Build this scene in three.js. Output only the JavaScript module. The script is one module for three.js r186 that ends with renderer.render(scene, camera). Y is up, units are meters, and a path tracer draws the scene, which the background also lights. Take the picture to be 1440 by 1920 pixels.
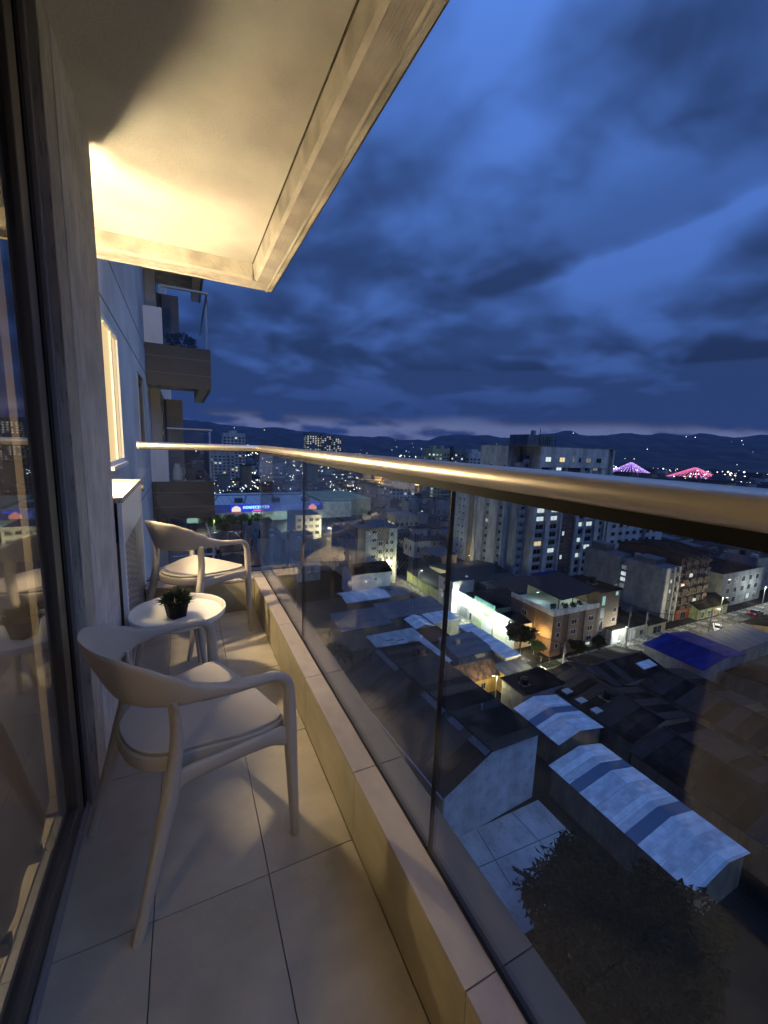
import * as THREE from 'three';
import { mergeGeometries, mergeVertices, toCreasedNormals } from 'three/addons/utils/BufferGeometryUtils.js';
import { RoundedBoxGeometry } from 'three/addons/geometries/RoundedBoxGeometry.js';
import { TextGeometry } from 'three/addons/geometries/TextGeometry.js';
import { FontLoader } from 'three/addons/loaders/FontLoader.js';
import { RectAreaLightUniformsLib } from 'three/addons/lights/RectAreaLightUniformsLib.js';

// ============================================================ camera, sky, sun, exposure
const scene = new THREE.Scene();
const R = d => d * Math.PI / 180;
const camera = new THREE.PerspectiveCamera(102.84, 768 / 1024, 0.05, 20000);
camera.position.set(0, 1.35, 0);
camera.rotation.set(R(-9.19), R(-26.236), R(2.209), 'YXZ');
scene.add(camera);

let seed = 7;
const rnd = () => { seed = (seed * 1664525 + 1013904223) >>> 0; return seed / 4294967296; };
const rr = (a, b) => a + (b - a) * rnd();
const pick = a => a[Math.floor(rnd() * a.length)];
const clamp = (x, a = 0, b = 1) => Math.min(b, Math.max(a, x));
const sstep = (a, b, x) => { const t = clamp((x - a) / (b - a)); return t * t * (3 - 2 * t); };
function hash2(ix, iy, s) { let h = (ix * 374761393 + iy * 668265263 + s * 974711) | 0; h = Math.imul(h ^ (h >>> 13), 1274126177); return ((h ^ (h >>> 16)) >>> 0) / 4294967296; }
function vnoise(x, y, s = 0, px = 0, py = 0) {           // value noise, periodic when px, py are given
  const ix = Math.floor(x), iy = Math.floor(y), fx = x - ix, fy = y - iy;
  const w = (i, p) => p ? ((i % p) + p) % p : i;
  const a = hash2(w(ix, px), w(iy, py), s), b = hash2(w(ix + 1, px), w(iy, py), s), c = hash2(w(ix, px), w(iy + 1, py), s), d = hash2(w(ix + 1, px), w(iy + 1, py), s);
  const u = fx * fx * fx * (fx * (fx * 6 - 15) + 10), v = fy * fy * fy * (fy * (fy * 6 - 15) + 10);
  return a + (b - a) * u + (c - a) * v + (a - b - c + d) * u * v;
}
function fbm(x, y, o = 5, s = 0, px = 0, py = 0) {
  let r = 0, a = 0.5, n = 0;
  for (let i = 0; i < o; i++) { r += a * vnoise(x, y, s + i * 17, px, py); n += a; a *= 0.5; x *= 2; y *= 2; px *= 2; py *= 2; }
  return r / n;
}
{ // dusk sky under broken cloud: blue light through the thin parts, slate undersides
  const W = 1536, H = 768, d = new Float32Array(W * H * 4);
  const blob = (az, el, a0, e0, ra, re, k = 0) => { const dx = az - a0, dy = el - e0 - k * dx; return Math.exp(-(dx * dx) / (ra * ra) - (dy * dy) / (re * re)); };
  for (let j = 0; j < H; j++) for (let i = 0; i < W; i++) {
    const el = ((j + 0.5) / H - 0.5) * Math.PI, a = ((i + 0.5) / W - 0.5) * 2 * Math.PI;
    const x = Math.cos(el) * Math.cos(a), z = Math.cos(el) * Math.sin(a), y = Math.sin(el), o = (j * W + i) * 4;
    const E = el * 180 / Math.PI, A = Math.atan2(x, -z) * 180 / Math.PI;
    const k = 1 / (Math.max(y, 0) + 0.16), px = x * k, pz = z * k;
    const bil = Math.abs(fbm(px * 2.2 + 21, pz * 2.2 + 5, 5, 63) - 0.5) * 2;
    const wx = fbm(px * 0.9 + 3, pz * 0.9, 3, 5) - 0.5, wz = fbm(px * 0.9, pz * 0.9 + 7, 3, 9) - 0.5;
    let n = fbm(px * 0.85 + wx * 1.4 + 11, pz * 0.85 + wz * 1.4 + 2, 6, 31);
    const fine = fbm(px * 3.1 + wx * 2 + 1, pz * 3.1 + wz * 2, 4, 57) - 0.5;
    let c = sstep(0.27, 0.73, n + fine * 0.46 - (bil - 0.2) * 0.34);                                    // 1 = thick cloud
    const wob = (fbm(A * 0.11 + 3, E * 0.2, 4, 91) - 0.5) * 4.2, e1 = E - (24.6 + (A - 63.4) * 0.27 + wob * 0.55);   // height over the lower edge of the big cloud deck
    const inA = sstep(22, 44, A) * sstep(92, 70, A);
    c = c * 0.82 + 0.12;
    c += inA * (0.42 * sstep(-0.7, 1.6, e1) * sstep(11, 3, e1) - 0.78 * sstep(-5.5, -0.4, e1) * sstep(0.5, -0.6, e1) * sstep(34, 66, A));
    c -= 0.36 * blob(A, E, 38, 37, 6.5, 9) + 0.30 * blob(A, E, 66, 33, 5, 5) + 0.22 * blob(A, E, 33, 25, 5, 8) + 0.2 * blob(A, E, 44, 13.5, 16, 1.8, 0.12);
    c += 0.25 * blob(A, E, 55, 36, 8, 4) + 0.34 * sstep(10.5, 4.5, E + wob * 0.8) + 0.22 * blob(A, E, 67, 9, 12, 5, -0.2);
    c = clamp(c, 0, 1.12);
    const hi = sstep(2, 34, E), over = 1 + 2.2 * sstep(34, 80, E);
    const lit = [0.052 + 0.030 * hi, 0.114 + 0.084 * hi, 0.355 + 0.265 * hi];
    const drk = [0.0150 + 0.011 * hi, 0.0300 + 0.027 * hi, 0.0830 + 0.088 * hi];
    const low = sstep(4.4, 2.5, E + wob * 0.25) * sstep(0.40, 0.60, fbm(A * 0.16 + 4.3, E * 0.55, 5, 77) - 0.05 + 0.19 * blob(A, 0, 31, 0, 7, 1) + 0.11 * blob(A, 0, 54, 0, 8, 1)) * 0.95;   // pale slit under the cloud deck
    for (let q = 0; q < 3; q++) {
      const t = Math.min(1, c), v = lit[q] * (1 - t) + drk[q] * t;
      d[o + q] = (v * (0.80 + 0.20 * sstep(4, 13, E)) * (1 - low) + [0.150, 0.185, 0.330][q] * low) * over;
    }
    if (E <= 0) { d[o] = 0.010; d[o + 1] = 0.014; d[o + 2] = 0.030; }
    d[o + 3] = 1;
  }
  const sky = new THREE.DataTexture(d, W, H, THREE.RGBAFormat, THREE.FloatType);
  sky.mapping = THREE.EquirectangularReflectionMapping; sky.magFilter = sky.minFilter = THREE.LinearFilter; sky.wrapS = THREE.RepeatWrapping;
  sky.needsUpdate = true; scene.background = sky; scene.environment = sky;
}
const sun = new THREE.DirectionalLight(new THREE.Color().setRGB(0.36, 0.56, 1.0), 1.0);     // the last daylight, spread wide by the cloud
sun.position.set(92, 118, 32); sun.target.position.set(40, -20, -60); scene.add(sun, sun.target);
sun.castShadow = true; sun.shadow.radius = 110; sun.shadow.mapSize.set(2048, 2048);
Object.assign(sun.shadow.camera, { left: -160, right: 160, top: 160, bottom: -160, near: 1, far: 500 });
scene.fog = new THREE.FogExp2(0x6f86c8, 0.00005);

const renderer = new THREE.WebGLRenderer({ antialias: true });
renderer.toneMapping = THREE.LinearToneMapping;
renderer.toneMappingExposure = 1;
renderer.shadowMap.enabled = true;
RectAreaLightUniformsLib.init();

// ============================================================ textures and materials
function tex(n, fn, srgb = false, m = n) {
  const d = new Uint8Array(n * m * 4);
  for (let j = 0; j < m; j++) for (let i = 0; i < n; i++) {
    const v = fn(i / n, j / m), o = (j * n + i) * 4;
    if (v.length) for (let q = 0; q < 3; q++) d[o + q] = 255 * clamp(v[q]); else d[o] = d[o + 1] = d[o + 2] = 255 * clamp(v);
    d[o + 3] = 255;
  }
  const t = new THREE.DataTexture(d, n, m); t.wrapS = t.wrapT = THREE.RepeatWrapping; t.magFilter = THREE.LinearFilter; t.minFilter = THREE.LinearMipmapLinearFilter; t.generateMipmaps = true;
  if (srgb) t.colorSpace = THREE.SRGBColorSpace;
  t.needsUpdate = true; return t;
}
const at = (t, u, v = u, rot = 0) => { const c = t.clone(); c.repeat.set(1 / u, 1 / v); c.rotation = rot; c.needsUpdate = true; return c; };
const P = (x, y, f, o, s) => fbm(x * f, y * f, o, s, f, f);
const T = {
  mott: tex(256, (u, v) => 0.80 + 0.34 * (P(u, v, 4, 6, 3) - 0.3), true),
  grain: tex(256, (u, v) => P(u, v, 32, 4, 8)),
  stain: tex(512, (u, v) => { const s = fbm(u * 40, v * 3, 4, 21, 40, 3), b = P(u, v, 5, 6, 2); return [0.62 + 0.42 * s * 0.6 + 0.3 * (b - 0.4), 0.62 + 0.42 * s * 0.58 + 0.3 * (b - 0.4), 0.6 + 0.42 * s * 0.55 + 0.3 * (b - 0.4)]; }, true),
  dirt: tex(512, (u, v) => { const b = P(u, v, 6, 6, 12), c = P(u, v, 24, 4, 44), q = 0.45 + 0.75 * sstep(0.25, 0.75, b) * 0.7 + 0.3 * (c - 0.5); return [q, q * 0.97, q * 0.92]; }, true),
  corr: tex(64, u => 0.5 + 0.5 * Math.cos(u * 2 * Math.PI * 4)),
  sheet: tex(256, (u, v) => { const col = Math.floor(u * 8), b = 0.80 + 0.16 * hash2(col, Math.floor(v * 2), 3), c = P(u, v, 12, 5, 4); return b + 0.22 * (c - 0.5); }, true),
  tiles: tex(128, (u, v) => { const r = v * 8, off = 0, w = Math.abs(Math.sin(u * Math.PI * 8)); return (0.25 + 0.75 * w) * (0.6 + 0.4 * (r - Math.floor(r))); }),
  plast: tex(512, (u, v) => { const s = fbm(u * 90, v * 4, 4, 5, 90, 4), b = P(u, v, 8, 5, 9), t = fbm(u * 160, v * 9, 2, 15, 160, 9); return 0.4 * s + 0.35 * b + 0.5 * (t > 0.64 ? 0 : 0.5); }),
  pits: tex(512, (u, v) => { const s = fbm(u * 64, v * 10, 3, 25, 64, 10), b = P(u, v, 24, 4, 29); return 0.55 + 0.3 * b - 0.5 * sstep(0.66, 0.8, s); }),
  pitc: tex(512, (u, v) => { const s = fbm(u * 64, v * 10, 3, 25, 64, 10), b = P(u, v, 6, 5, 19); return 0.86 + 0.22 * (b - 0.5) - 0.16 * sstep(0.66, 0.8, s); }, true),
  stone: tex(512, (u, v) => { const b = P(u, v, 3, 6, 33), c = P(u, v, 20, 5, 61), q = 0.86 + 0.22 * (b - 0.5) + 0.10 * (c - 0.5); return [q, q * 0.985, q * 0.965]; }, true),
  patch: tex(512, (u, v) => { const b = P(u, v, 4, 6, 52), c = P(u, v, 22, 5, 81), e = Math.abs(P(u, v, 3, 5, 93) - 0.5); const q = 0.88 + 0.20 * (b - 0.5) - 0.07 * sstep(0.62, 0.80, c) - 0.13 * sstep(0.010, 0.0, e) + 0.10 * (fbm(u * 36, v * 4, 4, 23, 36, 4) - 0.5) - 0.05 * sstep(0.55, 0.7, P(u, v, 7, 4, 7)); return [q, q, q * 0.99]; }, true),
  brush: tex(256, (u, v) => 0.5 + 0.5 * (fbm(u * 3, v * 120, 3, 71, 3, 120) - 0.5)),
  weave: tex(128, (u, v) => 0.5 + 0.25 * Math.sin(u * 2 * Math.PI * 16) + 0.25 * Math.sin(v * 2 * Math.PI * 16)),
  brick: tex(256, (u, v) => { const row = Math.floor(v * 16), x = u * 8 + (row % 2) * 0.5, fx = x - Math.floor(x), fy = v * 16 - row; const m = fx < 0.05 || fy < 0.12; const t = 0.75 + 0.25 * hash2(Math.floor(x) % 8, row, 5); return m ? [0.62, 0.6, 0.56] : [t, t * 0.94, t * 0.9]; }, true),
};
const C = (r, g, b) => new THREE.Color().setRGB(r, g, b);
function M(r, g, b, o = {}) { return new THREE[o.specularIntensity === undefined ? 'MeshStandardMaterial' : 'MeshPhysicalMaterial']({ color: C(r, g, b), roughness: 0.8, metalness: 0, ...o }); }
const stucco = (r, g, b, s = 9) => M(r, g, b, { map: at(T.stain, s, s), bumpMap: at(T.grain, 0.9), bumpScale: 0.012, roughness: 0.92 });
const tin = (r, g, b, rot = 0, o = {}) => M(r, g, b, { map: at(T.sheet, 7, 9, rot), bumpMap: at(T.corr, 1.0, 1.0, rot), bumpScale: 0.03, roughness: 0.75, specularIntensity: 0.35, ...o });
const dirtRoof = (r, g, b) => M(r, g, b, { map: at(T.dirt, 14), bumpMap: at(T.grain, 1.5), bumpScale: 0.03, roughness: 1, specularIntensity: 0.2 });
const glow = (r, g, b, k = 1) => new THREE.MeshStandardMaterial({ color: 0x111111, emissive: C(r, g, b), emissiveIntensity: k, roughness: 0.6 });
const pane = (r, g, b, o = {}) => new THREE.MeshPhysicalMaterial({ color: C(r, g, b), transmission: 1, thickness: 0, roughness: 0.0, ior: 1.5, ...o });
const m = {
  floorTile: [0, 1, 2].map(i => M(0.53 - i * 0.013, 0.49 - i * 0.013, 0.43 - i * 0.014, { map: at(T.stone, 1.3 + i * 0.2, 1.1), roughness: 0.5, bumpMap: at(T.grain, 0.4), bumpScale: 0.0006 })),
  grout: M(0.22, 0.205, 0.185, { roughness: 0.95 }),
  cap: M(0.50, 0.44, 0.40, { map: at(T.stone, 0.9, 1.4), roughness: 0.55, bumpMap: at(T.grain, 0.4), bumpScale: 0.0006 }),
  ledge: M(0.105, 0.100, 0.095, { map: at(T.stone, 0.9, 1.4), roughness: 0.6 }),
  face: M(0.50, 0.45, 0.31, { map: at(T.stone, 1.2, 0.8), roughness: 0.5 }),
  ceiling: M(0.63, 0.60, 0.53, { map: at(T.mott, 1.9), bumpMap: at(T.grain, 0.25), bumpScale: 0.0012, roughness: 0.95 }),
  lip: M(0.58, 0.53, 0.44, { map: at(T.mott, 0.5), bumpMap: at(T.grain, 0.2), bumpScale: 0.003, roughness: 0.95 }),
  lipRough: M(0.47, 0.43, 0.37, { map: at(T.mott, 0.6), bumpMap: at(T.plast, 0.35, 0.35), bumpScale: 0.0035, roughness: 0.97 }),
  lipEnd: M(0.55, 0.50, 0.42, { map: at(T.mott, 0.6), bumpMap: at(T.plast, 0.35, 0.35, Math.PI / 2), bumpScale: 0.003, roughness: 0.96 }),
  pillar: M(0.74, 0.72, 0.71, { map: at(T.pitc, 0.5, 0.8), bumpMap: at(T.pits, 0.5, 0.8), bumpScale: 0.0016, roughness: 0.95 }),
  pillarBare: M(0.58, 0.54, 0.48, { map: at(T.pitc, 0.4, 0.7), bumpMap: at(T.pits, 0.4, 0.7), bumpScale: 0.002, roughness: 0.97 }),
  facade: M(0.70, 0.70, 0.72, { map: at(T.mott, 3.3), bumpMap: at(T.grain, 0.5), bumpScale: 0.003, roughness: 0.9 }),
  brown: M(0.070, 0.064, 0.062, { map: at(T.stone, 1.2), roughness: 0.45 }),
  steel: M(0.80, 0.71, 0.57, { metalness: 1, roughness: 0.40, bumpMap: at(T.brush, 0.3, 0.17), bumpScale: 0.0003 }),
  black: M(0.008, 0.008, 0.009, { roughness: 0.6, specularIntensity: 0.3 }),
  gasket: M(0.006, 0.006, 0.006, { roughness: 0.35, specularIntensity: 0.5 }),
  alu: M(0.30, 0.30, 0.32, { metalness: 0.6, roughness: 0.5 }),
  aluDark: M(0.10, 0.095, 0.09, { metalness: 0.5, roughness: 0.5 }),
  white: M(0.72, 0.72, 0.72, { roughness: 0.6 }),
  chair: M(0.44, 0.395, 0.335, { roughness: 0.62, bumpMap: at(T.grain, 0.05), bumpScale: 0.0003 }),
  chairSeat: M(0.45, 0.40, 0.345, { roughness: 0.66, bumpMap: at(T.grain, 0.04), bumpScale: 0.0004 }),
  table: M(0.66, 0.645, 0.61, { roughness: 0.5 }),
  railGlass: pane(0.90, 0.92, 0.94),
  doorGlass: pane(0.80, 0.81, 0.82),
  darkPane: M(0.012, 0.015, 0.022, { roughness: 0.12 }),
  frame: M(0.22, 0.22, 0.22, { roughness: 0.5 }),
  frameW: M(0.6, 0.6, 0.6, { roughness: 0.6 }),
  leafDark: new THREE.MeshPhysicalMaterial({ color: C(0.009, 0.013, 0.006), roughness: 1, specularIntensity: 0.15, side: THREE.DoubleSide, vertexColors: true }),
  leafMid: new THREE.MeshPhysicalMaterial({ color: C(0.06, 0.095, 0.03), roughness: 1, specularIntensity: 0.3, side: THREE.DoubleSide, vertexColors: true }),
  spike: M(0.020, 0.032, 0.012, { roughness: 0.7 }),
  bark: M(0.09, 0.07, 0.05, { map: at(T.dirt, 1.2), roughness: 0.95 }),
  soil: M(0.30, 0.28, 0.25, { map: at(T.dirt, 0.08), roughness: 1 }),
  winCool: glow(0.80, 0.92, 0.88, 0.95), winWarm: glow(1.0, 0.78, 0.42, 0.9), winDim: glow(0.45, 0.50, 0.46, 0.35), winTeal: glow(0.50, 0.95, 0.85, 0.8), winGreen: glow(0.62, 0.85, 0.45, 0.55),
};

const GY = -40.65;                                         // street level
// ============================================================ helpers
const used = {};
function numbered(n) { used[n] = (used[n] ?? -1) + 1; return used[n] ? `${n}_${String(used[n]).padStart(3, '0')}` : n; }
const V = (x, y, z) => new THREE.Vector3(x, y, z);
function boxUV(g) {                                        // uv in metres from the face direction
  if (g.index) g = g.toNonIndexed();
  const p = g.attributes.position, uv = new Float32Array(p.count * 2), a = V(), b = V(), c = V(), n = V();
  for (let i = 0; i < p.count; i += 3) {
    a.fromBufferAttribute(p, i); b.fromBufferAttribute(p, i + 1); c.fromBufferAttribute(p, i + 2);
    n.subVectors(b, a).cross(c.clone().sub(a)); const x = Math.abs(n.x), y = Math.abs(n.y), z = Math.abs(n.z);
    [a, b, c].forEach((v, k) => { const o = (i + k) * 2; if (y >= x && y >= z) { uv[o] = v.x; uv[o + 1] = v.z; } else if (x >= z) { uv[o] = v.z; uv[o + 1] = v.y; } else { uv[o] = v.x; uv[o + 1] = v.y; } });
  }
  g.setAttribute('uv', new THREE.BufferAttribute(uv, 2)); return g;
}
const clean = g => { for (const k of Object.keys(g.attributes)) if (!['position', 'normal', 'uv'].includes(k)) g.deleteAttribute(k); return g; };
function box(x0, x1, y0, y1, z0, z1, r = 0) {              // a box by its limits, edges rounded by r
  const w = Math.abs(x1 - x0), h = Math.abs(y1 - y0), d = Math.abs(z1 - z0);
  const g = r ? new RoundedBoxGeometry(w, h, d, 2, Math.min(r, w / 2.01, h / 2.01, d / 2.01)) : new THREE.BoxGeometry(w, h, d);
  return g.translate((x0 + x1) / 2, (y0 + y1) / 2, (z0 + z1) / 2);
}
function cyl(a, b, r0, r1 = r0, n = 10) {
  const d = b.clone().sub(a), g = new THREE.CylinderGeometry(r1, r0, d.length(), n);
  g.translate(0, d.length() / 2, 0); g.applyQuaternion(new THREE.Quaternion().setFromUnitVectors(V(0, 1, 0), d.normalize())); return g.translate(a.x, a.y, a.z);
}
function merge(gs, uv = true) {
  gs = (Array.isArray(gs) ? gs : [gs]).map(g => clean(g.index ? g.toNonIndexed() : g));
  gs.forEach(g => { if (!g.attributes.normal) g.computeVertexNormals(); if (!g.attributes.uv) g.setAttribute('uv', new THREE.BufferAttribute(new Float32Array(g.attributes.position.count * 2), 2)); });
  const g = gs.length > 1 ? mergeGeometries(gs) : gs[0]; return uv ? boxUV(g) : g;
}
function part(parent, name, gs, mat, uv = true) {
  const o = new THREE.Mesh(gs.isBufferGeometry && !uv ? gs : merge(gs, uv), mat); o.name = parent === scene ? numbered(name) : name; o.castShadow = o.receiveShadow = true; parent.add(o); return o;
}
function tag(o, label, category, group) { o.userData.label = label; o.userData.category = category; if (group) o.userData.group = group; return o; }
function thing(name, label, category, pos = [0, 0, 0], turn = 0, group) {
  const o = new THREE.Group(); o.name = numbered(name); o.position.set(...pos); o.rotation.y = turn; scene.add(o); return tag(o, label, category, group);
}
function struct(name, gs, mat, uv = true) { const o = part(scene, name, gs, mat, uv); o.userData.kind = 'structure'; return o; }
function copy(src, pos, turn = 0, label, s) {
  const o = src.clone(); o.name = numbered(src.name.replace(/_\d{3}$/, '')); o.position.set(...pos); o.rotation.y = turn; if (s) o.scale.set(...s);
  o.userData = { ...src.userData }; if (label) o.userData.label = label; scene.add(o); return o;
}
const lamps = [];
function lamp(parent, pos, color, power, size = 0.15, dist = 0) {
  const l = new THREE.PointLight(color, power, dist, 2); l.position.set(...pos); l.castShadow = true; l.shadow.radius = size / 0.02; l.shadow.mapSize.set(256, 256); parent.add(l); lamps.push(l); return l;
}
// sweep of an oval along points [x, y, z, a (sideways), b (up)], with `up` either fixed or per point
function sweep(pts, up, n = 40, ring = 12, cap = true) {
  const cv = new THREE.CatmullRomCurve3(pts.map(p => V(p[0], p[1], p[2])), false, 'centripetal'), N = pts.length - 1;
  const pos = [], idx = [];
  for (let i = 0; i <= n; i++) {
    const t = i / n, f = t * N, k = Math.min(N - 1, Math.floor(f)), u = f - k, s = u * u * (3 - 2 * u);
    const c = cv.getPoint(t), tg = cv.getTangent(t), a = pts[k][3] + (pts[k + 1][3] - pts[k][3]) * s, b = pts[k][4] + (pts[k + 1][4] - pts[k][4]) * s;
    const U = up.isVector3 ? up.clone() : V(...up[k]).lerp(V(...up[k + 1]), s); U.addScaledVector(tg, -U.dot(tg)).normalize(); const S = tg.clone().cross(U);
    for (let j = 0; j < ring; j++) {
      const an = j / ring * 2 * Math.PI, ca = Math.cos(an), sa = Math.sin(an), e = 0.72, x = Math.sign(ca) * Math.abs(ca) ** e * a, y = Math.sign(sa) * Math.abs(sa) ** e * b;
      pos.push(c.x + S.x * x + U.x * y, c.y + S.y * x + U.y * y, c.z + S.z * x + U.z * y);
    }
    if (i) for (let j = 0; j < ring; j++) { const p = (i - 1) * ring + j, q = (i - 1) * ring + (j + 1) % ring; idx.push(p, q, p + ring, q, q + ring, p + ring); }
  }
  if (cap) for (const [b0, flip] of [[0, 1], [n * ring, 0]]) for (let j = 1; j < ring - 1; j++) flip ? idx.push(b0, b0 + j + 1, b0 + j) : idx.push(b0, b0 + j, b0 + j + 1);
  const g = new THREE.BufferGeometry(); g.setAttribute('position', new THREE.Float32BufferAttribute(pos, 3)); g.setIndex(idx);
  return toCreasedNormals(g, 1.0);
}

// ============================================================ the setting near: our balcony
const FX = -0.56;                                           // the facade's plane; +x is out over the city, -z along the balcony
{
  const slab = struct('balcony_floor', box(-0.46, 0.66, -0.14, -0.009, -3.56, 2.2), m.grout);
  const xs = [-0.445, -0.124, 0.195, 0.479], g = 0.0012;
  for (let k = -4; k < 6; k++) for (let i = 0; i < 3; i++) {
    const z1 = -1.12 + k * 0.613, z0 = z1 - 0.613; if (z1 < -3.2) continue;
    part(slab, 'tile', box(xs[i] + g, xs[i + 1] - g, -0.012, rr(-0.0006, 0.0006), Math.max(z0, -3.28) + g, Math.min(z1, 2.2) - g, 0.0015), pick(m.floorTile));
  }
}
{ // low parapet, tiled inside and on top
  const p = thing('parapet', 'low tiled parapet carrying the glass railing along the balcony', 'parapet');
  part(p, 'core', [box(0.492, 0.650, -0.3, 0.24, -3.55, 2.2), box(-0.29, 0.492, -0.3, 0.24, -3.55, -3.30)], m.grout);
  for (let k = -4; k < 6; k++) {
    const z1 = Math.min(2.2, -1.12 + k * 0.613), z0 = Math.max(-1.12 + k * 0.613 - 0.613, -3.28); if (z1 < -3.2) continue;
    part(p, 'face_tile', box(0.479, 0.492, 0.001, 0.2435, z0 + 0.001, z1 - 0.001, 0.001), m.face);
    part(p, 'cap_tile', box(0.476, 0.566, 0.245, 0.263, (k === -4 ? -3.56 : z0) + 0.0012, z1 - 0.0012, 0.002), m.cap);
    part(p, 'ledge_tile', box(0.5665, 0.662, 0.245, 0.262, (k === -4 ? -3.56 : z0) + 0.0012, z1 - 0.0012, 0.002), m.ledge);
  }
  for (let k = 0; k < 2; k++) part(p, 'face_tile', box(-0.28 + k * 0.38, 0.10 + k * 0.379 - 0.002, 0.001, 0.2435, -3.30, -3.28, 0.001), m.face);
  for (let k = 0; k < 2; k++) part(p, 'cap_tile', box(-0.286 + k * 0.381, 0.095 + k * 0.379 - 0.002, 0.245, 0.263, -3.56, -3.275, 0.002), m.cap);
  part(p, 'cladding', box(0.6505, 0.664, -1.3, 0.2435, -3.56, 2.2), m.brown);
}
{ // glass railing: panes between dark seals, under one brushed tube
  const r = thing('glass_railing', 'frameless glass balcony railing topped by a brushed metal handrail', 'railing');
  const Y0 = 0.262, Y1 = 1.2625, X = 0.565, t = 0.005;
  for (const [a, b] of [[-3.455, -2.112], [-2.106, -0.786], [-0.780, 0.55], [0.556, 1.9]]) part(r, 'glass_pane', box(X - t, X + t, Y0, Y1, a, b), m.railGlass);
  part(r, 'glass_pane', box(-0.30, 0.558, Y0, Y1, -3.468, -3.458), m.railGlass);
  for (const z of [-2.109, -0.783, 0.553]) part(r, 'joint_seal', box(X - 0.0056, X + 0.0056, Y0, Y1 - 0.001, z - 0.0028, z + 0.0028), m.gasket);
  part(r, 'corner_seal', box(X - 0.006, X + 0.004, Y0, Y1, -3.467, -3.456), pane(0.7, 0.8, 0.9, { roughness: 0.3 }));
  part(r, 'base_seal', [box(X - 0.0085, X + 0.0085, 0.2625, 0.268, -3.45, 2), box(-0.3, X, 0.2625, 0.268, -3.471, -3.455)], m.gasket);
  part(r, 'rail_channel', [box(X - 0.015, X + 0.012, 1.254, 1.276, -3.46, 2), box(-0.29, X - 0.012, 1.260, 1.268, -3.475, -3.451)], m.black);
  const tube = (a, b) => { const d = b.clone().sub(a), L = d.length(), g = new THREE.CylinderGeometry(0.0255, 0.0255, L, 48, 1); g.translate(0, L / 2, 0); const uv = g.attributes.uv; for (let i = 0; i < uv.count; i++) uv.setXY(i, uv.getY(i) * L, uv.getX(i) * 0.17); g.applyQuaternion(new THREE.Quaternion().setFromUnitVectors(V(0, 1, 0), d.normalize())); return g.translate(a.x, a.y, a.z).toNonIndexed(); };
  const ball = new THREE.SphereGeometry(0.0255, 24, 16).translate(X, 1.290, -3.463).toNonIndexed();
  part(r, 'handrail', merge([tube(V(X, 1.298, 2), V(X, 1.290, -3.463)), tube(V(X, 1.290, -3.463), V(-0.288, 1.287, -3.463)), ball], false), m.steel, false);
  part(r, 'wall_socket', [cyl(V(-0.30, 1.287, -3.463), V(-0.285, 1.287, -3.463), 0.028, 0.028, 24)], m.alu);
}
{ // the balcony above: plastered slab with a dropped lip all round
  const s = thing('balcony_above', 'pale plastered underside and edge lip of the balcony above', 'balcony');
  part(s, 'ceiling', box(-3.2, 0.50, 2.60, 2.78, -3.29, 2.2), m.ceiling);
  const band = (pts, L, axis) => { const sh = new THREE.Shape(); pts.forEach(([a, b], i) => i ? sh.lineTo(a, b) : sh.moveTo(a, b)); const g = new THREE.ExtrudeGeometry(sh, { depth: L, bevelEnabled: false }); return axis ? g.rotateY(Math.PI / 2).translate(-3.256, 0, 0) : g.translate(0, 0, -3.46); };
  const side = m.lipRough, trim = m.lip;
  part(s, 'inner_fillet', band([[0.495, 2.60], [0.503, 2.545], [0.512, 2.512], [0.530, 2.500], [0.530, 2.95], [0.495, 2.95]], 5.66), trim);
  part(s, 'rough_band', band([[0.5302, 2.4995], [0.56, 2.4965], [0.612, 2.494], [0.612, 2.95], [0.5302, 2.95]], 5.66), side);
  part(s, 'outer_trim', band([[0.6122, 2.4925], [0.619, 2.485], [0.626, 2.486], [0.632, 2.4915], [0.648, 2.4905], [0.656, 2.492], [0.660, 2.499], [0.660, 2.95], [0.6122, 2.95]], 5.66), trim);
  part(s, 'end_fillet', band([[3.275, 2.60], [3.283, 2.545], [3.292, 2.512], [3.315, 2.500], [3.315, 2.95], [3.275, 2.95]], 3.75, 1), trim);
  part(s, 'end_band', band([[3.3152, 2.4995], [3.36, 2.4965], [3.412, 2.494], [3.412, 2.95], [3.3152, 2.95]], 3.785, 1), m.lipEnd);
  part(s, 'end_trim', band([[3.4122, 2.4925], [3.419, 2.485], [3.426, 2.486], [3.432, 2.4915], [3.450, 2.4905], [3.457, 2.492], [3.461, 2.499], [3.461, 2.95], [3.4122, 2.95]], 3.91, 1), trim);
  part(s, 'edge_flashing', box(0.6602, 0.6625, 2.494, 2.95, -3.46, 2.2), m.aluDark);
  part(s, 'drip_groove', box(0.490, 0.4948, 2.592, 2.5995, -3.27, 2.2), M(0.12, 0.10, 0.075, { map: at(T.dirt, 0.3), roughness: 1 }));
}
{ // wall end between the door and the corner
  const w = thing('wall_pillar', 'rough plastered wall end between glass door and condenser niche', 'pillar');
  part(w, 'painted_face', box(-0.56, -0.322, -0.005, 2.62, -2.40, -1.80, 0.004), m.pillar);
  part(w, 'bare_plaster_band', box(-0.56, -0.3245, -0.005, 2.62, -1.80, -1.66, 0.004), m.pillarBare);
  part(w, 'skirting', box(-0.33, -0.318, -0.002, 0.07, -2.39, -1.80, 0.002), m.face);
}
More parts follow.
